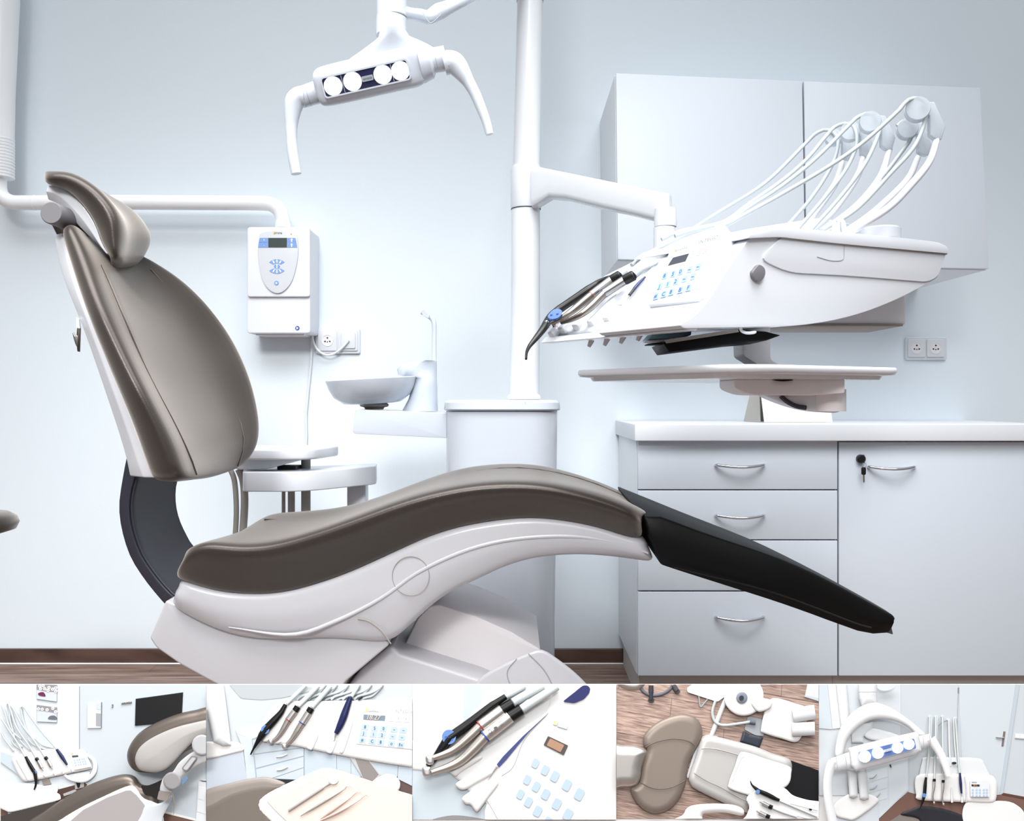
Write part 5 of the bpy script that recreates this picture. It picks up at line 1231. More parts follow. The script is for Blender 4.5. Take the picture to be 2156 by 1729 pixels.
for x, y, s_ in ((1930, 410, '1'), (2004, 414, '2'), (2082, 420, '3')):
    o = p.flat(kf, 'small_key', [(x - 32, y - 28), (x + 32, y - 26), (x + 30, y + 28), (x - 34, y + 26)], 13.5, rc(228, 233, 240), rnd=8); p.text(o, 'key_symbol', s_, (x, y - 10), 24, 14.2, INKG)
keys(p, kf, [(1660, 495), (1758, 508), (1850, 512), (1960, 522), (2055, 530), (1645, 560), (1745, 572), (1834, 580), (1943, 592), (2040, 602), (1630, 630), (1732, 643), (1820, 652), (1932, 665), (2028, 680)], 70, 56, 13.6, (5, 4), ['8', '5', '0', '~', '~', 'J', '1', '2', '~', '~', '#', 'C', '8', 'o', 'Fn'], 40)
for q in ([(1055, 705), (1075, 640), (1140, 560), (1180, 580), (1120, 720), (1085, 730)], [(1255, 735), (1290, 660), (1350, 600), (1370, 640), (1320, 760), (1275, 765)], [(1395, 745), (1440, 640), (1510, 430), (1540, 430), (1480, 640), (1430, 765)], [(605, 640), (640, 610), (680, 620), (640, 648)], [(735, 660), (770, 630), (800, 645), (760, 668)]): p.pillow(t, 'bed_ridge', q, 12, WH2, rise=8, rad=16, step=1.6)
for i in range(6):
    x = 955 + i * 118
    p.stroke(t, 'hose_arm', [(x, 215), (x + 40, 180), (x + 110, 160), (x + 200, 130), (x + 260, 95), (x + 290, 60)], 26, 6, HOS)
    p.stroke(t, 'hose_arm', [(x + 60, 218), (x + 120, 195), (x + 190, 175), (x + 260, 110), (x + 300, 60)], 22, 5, HOSD)
p.flat(t, 'black_clip', [(1583, 214), (1625, 178), (1637, 190), (1602, 218)], 9, BK)
syringe(p, 'black syringe with a round blue button in the second small picture', [(838, 262), (815, 305), (780, 360), (640, 512)], [40, 58, 74, 80], (628, 521), [(640, 512), (585, 590), (525, 690), (490, 755), (478, 782)], [80, 72, 46, 24, 14], 17, [(1085, 20), (1040, 70), (850, 252)], 44, 42)
hand(p, 'silver handpiece with a red ring in the second small picture', [(965, 285), (935, 330)], 66, [(932, 334), (865, 425)], 68, [(862, 430), (800, 540), (745, 610), (695, 642)], [62, 56, 42, 30], (682, 645), 24, RED, 17, [(1225, 20), (1180, 68), (972, 278)], 50)
hand(p, 'silver handpiece with a blue ring in the second small picture', [(1105, 300), (1078, 345)], 70, [(1075, 350), (1008, 455)], 74, [(1003, 462), (930, 580), (885, 640), (838, 685)], [66, 62, 46, 32], (824, 692), 26, rc(60, 90, 170), 17, [(1345, 20), (1300, 75), (1112, 290)], 52)
t = p.thing('scaler', 'navy scaler with a fine metal tip in the second small picture', 'dental instrument', (1430, 400))
p.stroke(t, 'hose', [(1610, 20), (1575, 90), (1520, 180)], 40, 15, HOS); p.stroke(t, 'grip', [(1508, 188), (1480, 265), (1425, 420), (1385, 510), (1358, 562)], [52, 66, 78, 70, 44], 17, NV); p.stroke(t, 'tip', [(1354, 566), (1348, 600), (1344, 630), (1318, 636)], [14, 9, 5], 17, SIL)
t = p.thing('instrument_tray', 'white tray lined with peach paper in the second small picture', 'tray', (1400, 1400))
p.pillow(t, 'arm_knob', [(1730, 1068), (1850, 988), (1940, 985), (2005, 1035), (2022, 1100), (1985, 1160), (1860, 1130)], 7, WH2, rise=10, rad=30)
p.pillow(t, 'tray_plate', [(552, 1300), (570, 1240), (680, 1160), (930, 1045), (1180, 932), (1260, 918), (1400, 945), (1900, 1120), (2300, 1280), (2300, 1600), (820, 1600), (700, 1480), (580, 1370)], 12, WH, rise=10, rad=26)
p.flat(t, 'paper_liner', [(640, 1250), (980, 1080), (1300, 930), (1420, 950), (1900, 1112), (2200, 1225), (2200, 1600), (960, 1600), (860, 1475), (740, 1360)], 17, rc(252, 236, 226), rnd=20)
GT = 'steel hand tools on the peach paper'
t = p.thing('mouth_mirror', 'round mouth mirror lying on the peach paper in the second small picture', 'dental tool', (1100, 1200), GT)
p.stroke(t, 'handle', [(868, 1360), (1230, 1122)], 26, 20, SIL); p.stroke(t, 'neck', [(1230, 1122), (1300, 1076)], [12, 20], 20, SIL); p.flat(t, 'mirror_disc', circ(1333, 1036, 50), 21.5, rc(252, 253, 253, .3))
t = p.thing('dental_probe', 'hooked probe lying beside the mouth mirror in the second small picture', 'dental tool', (1200, 1290), GT)
p.stroke(t, 'handle', [(992, 1414), (1150, 1318), (1415, 1155)], [8, 22, 24, 14], 20, SIL); p.stroke(t, 'hook', [(1415, 1155), (1452, 1130), (1478, 1105), (1535, 1120)], [10, 8, 6, 4], 20, SIL)
t = p.thing('tweezers', 'pair of bent tweezers nearest the corner of the peach paper in the second small picture', 'dental tool', (1450, 1330), GT)
p.stroke(t, 'leg', [(1200, 1445), (1360, 1330), (1500, 1230), (1580, 1165), (1622, 1172)], [14, 26, 22, 9, 6], 20, rc(214, 190, 180, .3, .6)); p.stroke(t, 'leg', [(1195, 1462), (1400, 1365), (1580, 1262), (1660, 1200), (1696, 1210)], [14, 28, 24, 9, 6], 21, rc(224, 204, 196, .3, .6))

# ============================================================ picture 3
p = Pic(860, (868.6, 1441.2, 1297.0, 1726))
pn = p.thing('small_picture', 'background of the middle small picture, soft white and pale blue', 'picture', (300, 1200), GP)
p.flat(pn, 'pale_wall', [(0, 50), (2160, 50), (2160, 1520), (0, 1520)], 1, rc(238, 243, 247))
p.flat(pn, 'pale_stripe', [(570, 50), (750, 50), (750, 480), (560, 640)], 1.8, rc(212, 223, 233)); p.flat(pn, 'tower_front', [(0, 905), (430, 930), (1000, 1520), (0, 1520)], 1.8, rc(206, 219, 229))
p.pillow(pn, 'tower_edge', [(-30, 660), (300, 640), (480, 760), (420, 930), (-30, 915)], 2, rc(244, 247, 249), rise=12, rad=60)
p.flat(pn, 'chair_edge', [(240, 1470), (400, 1412), (600, 1415), (830, 1470)], 2.5, rc(150, 148, 150), smooth=True)
t = p.thing('instrument_unit', 'blurred white keypad unit in close-up in the middle small picture', 'dental unit', (1500, 1200))
p.flat(t, 'rear_bulge', [(620, 390), (760, 250), (900, 160), (1150, 50), (2160, 50), (2160, 600), (800, 800)], 3, rc(246, 248, 250), rnd=60)
p.pillow(t, 'instrument_bed', [(440, 945), (700, 780), (1100, 540), (1420, 340), (1500, 115), (1800, 130), (2250, 150), (2250, 1560), (920, 1560), (800, 1250), (740, 1300), (640, 1180), (560, 1080)], 4, rc(249, 250, 251), rise=16, rad=60)
for q in ([(432, 945), (600, 850), (720, 790), (760, 820), (560, 950), (490, 1005), (450, 985)], [(490, 1075), (640, 1000), (820, 935), (860, 985), (700, 1080), (590, 1140), (520, 1135)], [(555, 1225), (700, 1120), (860, 1040), (930, 1080), (830, 1220), (720, 1362), (690, 1362), (640, 1300), (590, 1290)]): p.pillow(t, 'bed_ridge', q, 9, WH, rise=20, rad=36)
p.stroke(t, 'groove', [(1440, 350), (1200, 620), (1080, 900), (960, 1000)], [8, 12, 10, 6], 9, rc(214, 214, 216))
p.stroke(t, 'lower_seam', [(800, 1230), (860, 1330), (920, 1440)], 10, 9, rc(224, 226, 230))
d = p.flat(t, 'display', [(1440, 588), (1648, 686), (1602, 786), (1394, 680)], 11, rc(92, 84, 84), rnd=8); p.flat(d, 'display_glow', [(1462, 612), (1608, 682), (1568, 756), (1424, 684)], 11.6, rc(186, 148, 122), rnd=10)
p.flat(t, 'logo_patch', [(1500, 425), (1545, 440), (1530, 480), (1490, 468)], 11, rc(252, 240, 190), rnd=10); p.flat(t, 'logo_plate', [(1550, 445), (1650, 475), (1635, 520), (1535, 490)], 11, rc(220, 224, 230), rnd=10)
for i, (x, y) in enumerate([(1310, 870), (1410, 940), (1510, 1005), (1635, 1095), (1762, 1190), (1225, 1040), (1318, 1110), (1415, 1190), (1530, 1290), (1645, 1400), (1155, 1190), (1238, 1270), (1332, 1365), (1440, 1480)]):
    q_ = 1 + .06 * (i % 5); p.flat(t, 'key', [(x + q_ * (u * 30 - v * 22), y + q_ * (u * 17 + v * 42)) for u, v in ((-1, -1), (1, -1), (1, 1), (-1, 1))], 10.5, rc(196, 218, 242), rnd=22)
t = p.thing('scaler', 'navy scaler half hidden in the unit groove, in the middle small picture', 'dental instrument', (1000, 800))
p.flat(t, 'rear_grip', [(1592, 232), (1800, 66), (1850, 66), (1878, 100), (1868, 140), (1812, 205), (1712, 248)], 12, rc(42, 46, 106, .4), rnd=20)
p.flat(t, 'front_grip', [(1425, 368), (1180, 590), (975, 800), (912, 880), (932, 912), (1010, 830), (1230, 560)], 12, rc(66, 80, 140, .4)); p.stroke(t, 'tip', [(912, 905), (880, 950), (822, 1040)], [22, 12, 5], 12, SIL)
syringe(p, 'black syringe with a large blue button in the middle small picture', [(1005, 180), (900, 250), (860, 275), (640, 450), (420, 612)], [62, 80, 92, 100, 110], (418, 598), [(420, 612), (330, 740), (262, 830), (195, 900)], [112, 96, 70, 50], 14, [(1260, 25), (1180, 80), (1010, 175)], 66, 72)
t1 = hand(p, 'silver handpiece with a red ring in the middle small picture', [(1080, 250), (970, 318)], [112, 120], [(968, 320), (745, 485)], 128, [(738, 490), (600, 620), (480, 720), (380, 770), (255, 815)], [104, 100, 92, 76, 58], (220, 835), 46, RED, 20, [(1480, 20), (1350, 90), (1180, 180), (1085, 240)], 84)
t2 = hand(p, 'silver handpiece with a blue ring and printed marks in the middle small picture', [(1165, 315), (1050, 388)], [118, 126], [(1048, 390), (792, 590)], 136, [(786, 596), (660, 730), (540, 840), (420, 905), (240, 965)], [112, 110, 100, 84, 64], (188, 955), 50, rc(60, 90, 170), 24, [(1620, 20), (1480, 110), (1260, 250), (1170, 308)], 88)
for (x, y), s_, sz in (((842, 548), 'CE', 46), ((952, 462), '1:1', 44)): p.text(t2, 'printed_mark', s_, (x, y), sz, 45, rc(84, 80, 80), 55)
p.flat(t2, 'printed_square', [(876, 500), (908, 484), (924, 512), (892, 532)], 46, rc(110, 106, 104))
for t_, q, w_ in ((t1, [(1175, 185), (1085, 240)], 90), (t2, [(1262, 245), (1172, 308)], 96)): p.stroke(t_, 'sleeve', q, w_, 21, rc(214, 226, 236))

# ============================================================ picture 4
p = Pic(1290, (1298.2, 1441.2, 1723.6, 1724.2))
pn = p.thing('small_picture', 'wooden plank floor seen from above, background of the fourth small picture', 'picture', (500, 1250), GP)
wood('relief_wood', rgb(112, 88, 78), rgb(158, 131, 118), rgb(188, 166, 152), rot=0.2, scale=11.0, plank=(1.9, 0.36), gap=0.005)
ntr = MATS['relief_wood'].node_tree
for nd in ntr.nodes:
    if nd.type == 'MAPPING' and nd.inputs['Scale'].default_value[0] == 11.0: nd.inputs['Rotation'].default_value = (-1.2, 0.0, 0.17)
p.flat(pn, 'plank_floor', [(0, 50), (2160, 50), (2160, 1500), (0, 1500)], 1, 'relief_wood')
t = p.thing('doctor_stool', 'grey stool with a foot ring at the top left of the fourth small picture', 'stool', (350, 150))
p.stroke(t, 'foot_ring', [(280, 60), (310, 120), (370, 158), (440, 168), (520, 150), (590, 105), (625, 50)], 34, 4, rc(112, 116, 128)); p.stroke(t, 'leg', [(396, 40), (396, 140), (398, 215)], [46, 52, 40], 5, rc(64, 66, 76)); p.stroke(t, 'leg', [(610, 40), (660, 120)], [50, 56], 5, rc(84, 84, 92))
p.flat(t, 'castor', circ(398, 218, 34, 24, 14), 6.5, rc(66, 64, 66), rnd=8); p.flat(t, 'castor', circ(668, 128, 30, 22, 14), 6.5, rc(80, 76, 78))
p.pillow(t, 'seat', [(20, 20), (330, 20), (300, 90), (230, 118), (120, 100), (60, 66)], 7, LEAL, rise=26, rad=50)
t = p.thing('door_cabinet', 'white cabinet corner at the top right of the fourth small picture', 'cabinet', (2060, 150))
p.flat(t, 'top', [(2012, 40), (2160, 40), (2160, 205), (1986, 165)], 4, rc(230, 238, 243)); p.flat(t, 'front', [(1986, 165), (2160, 205), (2160, 240), (1976, 182)], 4, rc(206, 216, 222))
t = p.thing('instrument_stand', 'white assistant stand with hose at the top of the fourth small picture', 'instrument stand', (950, 150))
p.stroke(t, 'floor_tube', [(1170, 200), (1090, 400), (1018, 590)], 50, 4, WH2); p.flat(t, 'body', [(765, 90), (800, 70), (840, 40), (1190, 40), (1170, 175), (1085, 232), (1060, 230), (770, 135)], 8, WH, rnd=30)
p.stroke(t, 'wire', [(888, 170), (905, 285), (945, 250), (985, 200)], 14, 6, rc(176, 190, 194)); p.stroke(t, 'suction_hose', [(1060, 225), (1030, 330), (1040, 410), (1080, 460), (1160, 478), (1290, 462), (1420, 442)], 30, 9, rc(208, 218, 220)); p.stroke(t, 'hose_end', [(1415, 442), (1475, 450)], 42, 10, rc(110, 116, 128))
t = p.thing('unit_tower', 'white tower lid with two poles at the right of the fourth small picture', 'dental unit', (1750, 450))
p.flat(t, 'bracket', [(1395, 385), (1570, 420), (1560, 590), (1470, 580), (1358, 520)], 5, rc(178, 184, 190), rnd=20)
p.pillow(t, 'foot_control', [(1350, 528), (1410, 572), (1555, 602), (1512, 715), (1312, 650)], 5.5, rc(58, 64, 76, .3), rise=10, rad=30, smooth=False)
p.pillow(t, 'tower_lid', [(1530, 520), (1570, 320), (1620, 215), (1700, 198), (1860, 245), (2010, 305), (2000, 440), (1945, 600), (1880, 652), (1740, 615), (1560, 560)], 12, WH, rise=12, rad=30)
p.stroke(t, 'pole', [(1860, 375), (2180, 325)], 150, 22, WH2, flatk=.4); p.stroke(t, 'pole', [(1850, 520), (2180, 508)], 140, 22, WH2, flatk=.4)
t = p.thing('spittoon', 'round white spittoon bowl with grey drain in the fourth small picture', 'spittoon', (1350, 200))
p.pillow(t, 'bowl', circ(1352, 175, 205), 14, WH, rise=12, rad=26); dr = p.pillow(t, 'drain_ring', circ(1333, 192, 58), 20, rc(140, 150, 166, .35), rise=6, rad=30, step=1.5); p.flat(dr, 'drain_hole', circ(1330, 194, 24), 25, rc(56, 60, 70))
p.pillow(t, 'spout_column', [(1430, 240), (1500, 190), (1570, 200), (1640, 225), (1630, 290), (1560, 330), (1490, 330)], 20, WH, rise=10, rad=30)
t = p.thing('dental_chair', 'taupe dental chair seen from above in the fourth small picture', 'dental chair', (900, 900))
p.flat(t, 'foot_section', [(1800, 835), (1850, 845), (2160, 955), (2160, 1290), (1850, 1210), (1760, 1130)], 6, BK)
p.flat(t, 'white_shell', [(985, 572), (1085, 590), (1090, 620), (900, 700), (830, 900), (775, 1030), (765, 1000), (850, 720), (930, 590)], 6, WH2, rnd=20)
p.pillow(t, 'backrest_cushion', [(312, 620), (330, 570), (400, 490), (530, 408), (700, 362), (830, 385), (900, 450), (926, 545), (905, 640), (850, 745), (790, 860), (765, 980), (750, 1090), (690, 1230), (590, 1340), (460, 1388), (340, 1360), (240, 1270), (182, 1140), (270, 1070), (300, 900), (350, 740), (318, 690)], 9, rc(128, 118, 110, .42, .35), rise=40, rad=80)
p.stroke(t, 'backrest_seam', [(335, 705), (450, 650), (600, 618), (720, 625), (800, 650), (850, 690)], 8, 23, LEAD); p.stroke(t, 'backrest_seam', [(285, 1065), (380, 1115), (480, 1135), (600, 1120), (690, 1080), (750, 1045)], 8, 23, LEAD)
p.pillow(t, 'headrest_cushion', [(-60, 690), (100, 682), (220, 686), (310, 712), (356, 755), (325, 830), (296, 920), (288, 1000), (262, 1070), (200, 1108), (100, 1112), (-60, 1105)], 26, LEAL, rise=60, rad=110)
p.pillow(t, 'seat_cushion', [(905, 640), (940, 595), (1000, 582), (1120, 604), (1450, 690), (1650, 768), (1838, 845), (1810, 1050), (1600, 1220), (1410, 1320), (1400, 1380), (1330, 1360), (1150, 1282), (860, 1140), (800, 1085), (785, 1000), (850, 810)], 12, rc(208, 207, 206, .4, .3), rise=40, rad=70)  # seat leather made paler: its reflected light is put into the colour
p.stroke(t, 'seat_seam', [(915, 718), (1000, 715), (1120, 735), (1300, 785)], 9, 27, LEAL); p.stroke(t, 'seat_seam', [(840, 970), (960, 1045), (1100, 1110), (1300, 1220), (1390, 1265)], 9, 27, LEAL)
t = p.thing('instrument_tray', 'white rounded tray over the chair seat in the fourth small picture', 'tray', (1500, 960))
p.pillow(t, 'tray_plate', [(1305, 775), (1370, 755), (1600, 830), (1815, 900), (1843, 955), (1790, 1110), (1500, 1210), (1440, 1210), (1215, 1135), (1198, 1070), (1260, 900)], 30, WH, rise=8, rad=22)
p.stroke(t, 'tray_rim', [(1360, 800), (1320, 830), (1260, 980), (1240, 1060)], 6, 36, rc(232, 236, 240))
t = p.thing('instrument_unit', 'white instrument unit at the lower right of the fourth small picture', 'dental unit', (1800, 1350))
p.pillow(t, 'instrument_bed', [(1400, 1200), (1480, 1150), (1530, 1085), (1570, 1064), (1660, 1078), (1780, 1130), (1860, 1200), (2000, 1245), (2220, 1300), (2220, 1520), (1370, 1520), (1385, 1400), (1410, 1320), (1380, 1250)], 38, WH, rise=12, rad=30)
for q in ([(1830, 1285), (1950, 1315), (2125, 1360)], [(1790, 1385), (1950, 1425), (2060, 1450)]): p.stroke(t, 'bed_groove', q, 9, 45, rc(214, 220, 226))
p.flat(t, 'clip', [(2030, 1335), (2060, 1342), (2050, 1358), (2026, 1352)], 46, BK)
syringe(p, 'black syringe with a small blue button in the fourth small picture', [(1722, 1252), (1680, 1235), (1600, 1195), (1510, 1155)], [30, 44, 48, 40], (1498, 1162), [(1515, 1160), (1470, 1125), (1435, 1090), (1420, 1052)], [42, 34, 20, 8], 46, [(2160, 1440), (1900, 1330), (1725, 1255)], 22, 21)
hand(p, 'upper silver motor handpiece in the fourth small picture', [(1648, 1328), (1612, 1312)], 44, [(1610, 1311), (1545, 1278)], 42, None, 0, None, 0, None, 46, [(1900, 1420), (1760, 1375), (1650, 1330)], 26)
hand(p, 'lower silver motor handpiece in the fourth small picture', [(1620, 1428), (1582, 1410)], 44, [(1580, 1409), (1512, 1374)], 42, None, 0, None, 0, None, 46, [(1760, 1480), (1700, 1458), (1622, 1430)], 26)
t = p.thing('operating_lamp', 'white curved handle of a lamp at the bottom of the fourth small picture', 'lamp', (1000, 1340))
p.pillow(t, 'grip', [(600, 1470), (720, 1405), (760, 1340), (820, 1305), (960, 1288), (1180, 1290), (1300, 1315), (1352, 1355), (1335, 1410), (1150, 1378), (960, 1385), (925, 1410), (900, 1470)], 50, WH, rise=30, rad=50)

# ============================================================ picture 5
p = Pic(1716, (1724.4, 1441.2, 2190, 1740))
pn = p.thing('small_picture', 'background of the rightmost small picture, pale room with a door', 'picture', (1700, 500), GP)
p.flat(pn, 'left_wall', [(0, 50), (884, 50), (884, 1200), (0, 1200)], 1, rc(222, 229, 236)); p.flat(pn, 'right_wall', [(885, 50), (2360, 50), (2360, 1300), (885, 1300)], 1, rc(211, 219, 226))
p.flat(pn, 'plank_floor', [(640, 1450), (960, 1165), (1030, 1185), (1880, 1190), (2360, 1260), (2360, 1520), (640, 1520)], 2, rc(128, 96, 86)); p.flat(pn, 'baseboard', [(1930, 1172), (2360, 1252), (2360, 1278), (1930, 1196)], 2.6, rc(98, 66, 58))
t = p.thing('room_door', 'pale door with a metal lever handle in the rightmost small picture', 'door', (1800, 700))
p.flat(t, 'door_leaf', [(1482, 50), (2070, 50), (1900, 1195), (1530, 1185)], 2.2, rc(216, 226, 234)); p.stroke(t, 'door_edge', [(1482, 50), (1470, 400), (1462, 760)], 6, 2.8, rc(188, 200, 210)); p.flat(t, 'hinge', [(1476, 90), (1488, 90), (1486, 145), (1476, 145)], 3.4, rc(140, 146, 154))
p.flat(t, 'frame', [(2072, 50), (2110, 50), (1940, 1180), (1902, 1195)], 2.8, rc(200, 211, 222)); p.flat(t, 'handle_plate', [(1945, 540), (1966, 542), (1944, 694), (1925, 690)], 3.4, rc(130, 116, 108)); p.stroke(t, 'lever', [(1866, 600), (1900, 604), (1950, 606)], 14, 5, SIL)
t = p.thing('light_switch', 'white double light switch right of the door in the rightmost small picture', 'light switch', (2110, 600))
p.flat(t, 'frame', [(2062, 562), (2200, 575), (2200, 625), (2062, 612)], 3, rc(232, 238, 243)); p.flat(t, 'rocker', [(2068, 568), (2112, 572), (2112, 610), (2068, 606)], 3.6, rc(244, 247, 250)); p.flat(t, 'rocker', [(2118, 573), (2190, 580), (2190, 616), (2118, 610)], 3.6, rc(244, 247, 250))
t = p.thing('wall_cabinet', 'pale wall cabinet at the left of the rightmost small picture', 'cabinet', (150, 500))
p.flat(t, 'side', [(130, 50), (215, 50), (268, 505), (180, 515)], 3, rc(232, 238, 244)); p.flat(t, 'front', [(0, 50), (128, 50), (178, 518), (0, 505)], 3, rc(214, 224, 234))
t = p.thing('drawer_cabinet', 'white drawer cabinet with a key in the rightmost small picture', 'cabinet', (700, 1200))
p.flat(t, 'carcass', [(520, 930), (750, 870), (962, 810), (962, 1150), (660, 1440), (560, 1240)], 3, rc(222, 231, 240))
for y in (960, 1070, 1180): p.flat(t, 'drawer', [(535, y + 10), (745, y - 48), (748, y + 50), (548, y + 110)], 3.6, rc(230, 238, 245))
p.flat(t, 'door', [(757, 870), (955, 818), (955, 1140), (765, 1330)], 3.6, rc(226, 234, 242))
for x, y in ((600, 1005), (607, 1118), (640, 1200)): p.stroke(t, 'handle', [(x - 40, y + 20), (x, y + 10), (x + 34, y - 24)], [12, 20, 10], 5, rc(200, 208, 216))
p.stroke(t, 'key', [(775, 882), (784, 912)], [18, 12], 5, rc(70, 80, 130))
t = p.thing('unit_tower', 'white tower with two poles at the lower left of the rightmost small picture', 'dental unit', (420, 1350))
p.pillow(t, 'rear_pole', [(212, 40), (330, 40), (372, 600), (380, 780), (290, 780), (265, 500)], 4, WH2, rise=24, rad=50, smooth=False)
p.pillow(t, 'arm_joint', [(370, 520), (460, 470), (560, 450), (600, 440), (590, 520), (500, 600), (500, 660), (380, 660)], 4.5, WH2, rise=14, rad=40, smooth=False)
p.pillow(t, 'swing_arm', [(510, 560), (570, 512), (650, 515), (840, 570), (880, 600), (860, 640), (640, 640), (530, 610)], 5, WH2, rise=10, rad=30)
p.flat(t, 'tower_body', [(200, 1400), (395, 1440), (648, 1280), (664, 1520), (200, 1520)], 5, rc(218, 226, 236))
p.pillow(t, 'tower_lid', [(195, 1300), (330, 1195), (440, 1180), (560, 1190), (640, 1225), (648, 1275), (520, 1380), (400, 1455), (330, 1450), (215, 1410)], 7, WH, rise=10, rad=24)
p.pillow(t, 'pole', [(328, 930), (425, 930), (442, 1215), (400, 1235), (355, 1220)], 12, WH2, rise=30, rad=45, smooth=False); p.pillow(t, 'pole', [(430, 930), (525, 920), (556, 1235), (510, 1255), (462, 1240)], 12, WH2, rise=30, rad=45, smooth=False)
t = p.thing('dental_chair', 'black foot end and taupe seat at the bottom of the rightmost small picture', 'dental chair', (1200, 1420))
p.flat(t, 'seat_cushion', [(740, 1490), (880, 1398), (1100, 1440), (1180, 1520), (740, 1520)], 4, rc(140, 132, 128)); p.pillow(t, 'foot_section', [(880, 1398), (1000, 1340), (1120, 1310), (1350, 1345), (1545, 1425), (1545, 1540), (1160, 1540), (1060, 1440)], 4.5, rc(42, 42, 50, .5), rise=10, rad=30)
t = p.thing('instrument_tray', 'white tray at the lower right of the rightmost small picture', 'tray', (1850, 1380))
p.pillow(t, 'tray_plate', [(1555, 1275), (1850, 1258), (1990, 1264), (2080, 1300), (2160, 1385), (2170, 1560), (1590, 1560)], 6, WH, rise=10, rad=26)
t = p.thing('instrument_unit', 'white keypad unit with upright hoses in the rightmost small picture', 'dental unit', (1450, 1100))
for q in ([(1382, 430), (1385, 600), (1390, 760), (1400, 900)], [(1432, 400), (1440, 600), (1452, 760), (1470, 900)], [(1205, 400), (1195, 600), (1170, 900)], [(1262, 400), (1255, 600), (1240, 900)]): p.stroke(t, 'hose_arm', q, 22, 7, WH2)
p.stroke(t, 'cable', [(1255, 500), (1300, 455), (1345, 432), (1385, 425)], 8, 7, rc(160, 172, 180))
for x, y in ((1187, 388), (1250, 388), (1318, 388), (1378, 418), (1448, 400)): p.flat(t, 'hose_bracket', circ(x, y, 18, 14, 12), 9, HOS)
p.pillow(t, 'unit_top', [(1080, 970), (1105, 860), (1135, 806), (1400, 808), (1690, 820), (1745, 875), (1800, 985), (1840, 1060), (1500, 1080), (1100, 1060)], 5.5, WH2, rise=8, rad=24)
p.pillow(t, 'instrument_bed', [(1030, 1050), (1080, 985), (1300, 975), (1560, 985), (1800, 990), (1865, 1045), (1880, 1130), (1862, 1255), (1800, 1280), (1560, 1272), (1090, 1250), (1042, 1190)], 8, WH, rise=12, rad=36)
p.stroke(t, 'bed_seam', [(1545, 1000), (1562, 1130), (1560, 1270)], 8, 15, rc(228, 233, 238))
for x in (1410, 1515): p.stroke(t, 'bed_ridge', [(x, 1120), (x + 2, 1200), (x + 4, 1275)], [12, 20, 24], 14, WH)
kf = p.flat(t, 'keypad_face', [(1600, 1046), (1796, 1048), (1800, 1216), (1605, 1216)], 15.5, rc(240, 244, 249), rnd=10); d = p.flat(kf, 'display', [(1615, 1087), (1698, 1089), (1698, 1109), (1616, 1107)], 16.1, rc(52, 46, 48)); p.text(d, 'display_digits', '18.2', (1650, 1098), 24, 16.8, rc(255, 180, 110))
keys(p, kf, [(x, y) for y in (1142, 1170, 1200) for x in (1627, 1667, 1701, 1742, 1773)], 20, 19, 16.1)
p.flat(kf, 'logo_plate', [(1618, 1060), (1668, 1061), (1668, 1070), (1618, 1069)], 16.1, INKG)
p.flat(t, 'black_knob', circ(1437, 868, 24, 13, 14), 13, rc(40, 46, 56))
syringe(p, 'black syringe with a small blue button in the rightmost small picture', [(1146, 1015), (1140, 1060), (1130, 1190)], [24, 36, 36], (1128, 1200), [(1128, 1195), (1115, 1250), (1095, 1305), (1076, 1345)], [36, 28, 16, 8], 17, [(1187, 385), (1178, 700), (1150, 1012)], 20, 20)
hand(p, 'left of two silver handpieces in the rightmost small picture', [(1231, 1030), (1230, 1058)], 32, [(1230, 1060), (1228, 1130)], 28, [(1226, 1132), (1217, 1180), (1216, 1225), (1228, 1275)], [24, 20, 18, 18], (1230, 1278), 11, None, 17, [(1248, 385), (1243, 700), (1232, 1028)], 20)
hand(p, 'right of two silver handpieces in the rightmost small picture', [(1323, 1042), (1322, 1070)], 32, [(1322, 1072), (1321, 1140)], 28, [(1320, 1142), (1313, 1195), (1313, 1240), (1324, 1290)], [24, 20, 18, 18], (1327, 1293), 11, None, 17, [(1318, 385), (1320, 700), (1324, 1040)], 20)
t = p.thing('scaler', 'upright navy scaler beside the keypad in the rightmost small picture', 'dental instrument', (1505, 1080))
p.stroke(t, 'hose', [(1450, 400), (1470, 700), (1492, 968)], 18, 15, HOS); p.stroke(t, 'grip', [(1495, 968), (1500, 1040), (1512, 1180)], [20, 30, 18], 17, NV); p.stroke(t, 'tip', [(1512, 1180), (1516, 1215)], [6, 3], 17, SIL)
t = p.thing('operating_lamp', 'white operating lamp with four lit lenses in the rightmost small picture', 'lamp', (700, 750))
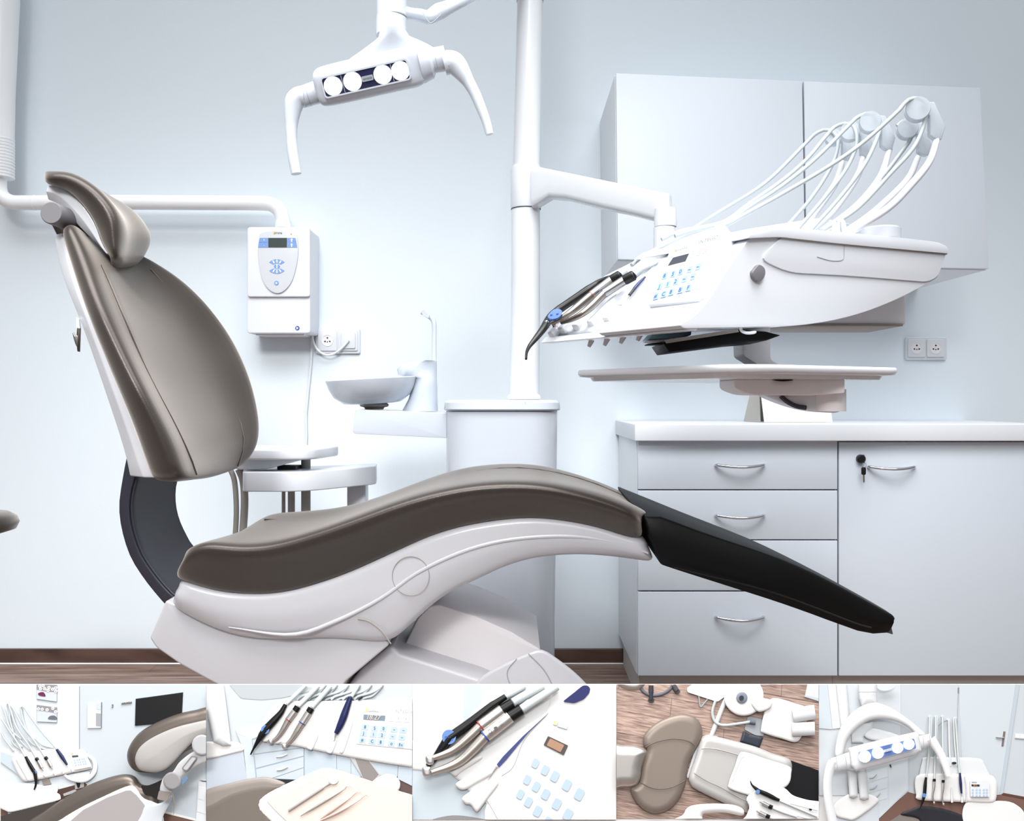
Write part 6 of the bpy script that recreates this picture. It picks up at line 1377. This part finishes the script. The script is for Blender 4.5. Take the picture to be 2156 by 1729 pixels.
p.pillow(t, 'neck', [(438, 30), (640, 30), (642, 260), (480, 285), (455, 200)], 18, WH2, rise=36, rad=80, smooth=False); p.stroke(t, 'neck_joint', [(445, 134), (540, 136), (640, 132)], 6, 48, rc(170, 180, 192))
p.flat(t, 'upper_arm', [(640, 30), (850, 30), (820, 90), (760, 118), (690, 122), (640, 100)], 17, rc(226, 233, 240), rnd=30)
p.pillow(t, 'arch', [(208, 800), (222, 640), (270, 490), (370, 360), (480, 280), (600, 242), (700, 262), (820, 320), (960, 415), (1070, 505), (1135, 575), (1060, 600), (960, 500), (840, 440), (720, 415), (620, 415), (520, 448), (410, 530), (330, 640), (285, 790)], 22, WH, rise=34, rad=60)
p.stroke(t, 'handle', [(1195, 615), (1245, 690), (1300, 780), (1345, 890), (1382, 1000)], [100, 84, 80, 74, 66], 34, WH, flatk=.4); p.stroke(t, 'handle', [(190, 850), (150, 940), (130, 1080), (138, 1250), (185, 1490)], [100, 96, 92, 92, 96], 34, WH2, flatk=.4)
p.stroke(t, 'collar', [(1075, 660), (1200, 620)], [140, 116], 32, WH2, flatk=.3); p.stroke(t, 'collar', [(400, 830), (180, 888)], [180, 140], 32, WH2, flatk=.3)
for a, b in (((1115, 585), (1125, 712)), ((1180, 570), (1195, 680)), ((310, 780), (335, 930)), ((215, 800), (238, 950))): p.stroke(t, 'collar_joint', [a, b], 5, 47, rc(176, 184, 196))
p.pillow(t, 'lamp_head', [(345, 712), (700, 620), (1040, 545), (1072, 580), (1098, 740), (1040, 785), (700, 882), (420, 952), (375, 900)], 40, rc(240, 244, 250), rise=30, rad=70, smooth=False)
wn = p.flat(t, 'lens_window', [(446, 756), (1022, 612), (1046, 716), (482, 866)], 64, rc(96, 122, 186), rnd=20)
for x, y, r in ((515, 800, 60), (650, 762, 58), (853, 708, 56), (970, 672, 54)): p.flat(wn, 'lens', circ(x, y, r), 66, 'lens_glow')
b_ = p.flat(wn, 'badge', [(714, 732), (788, 713), (791, 738), (717, 757)], 66, rc(226, 232, 244)); p.text(b_, 'badge_lettering', 'sirona', (752, 735), 22, 66.8, INKG, -14)
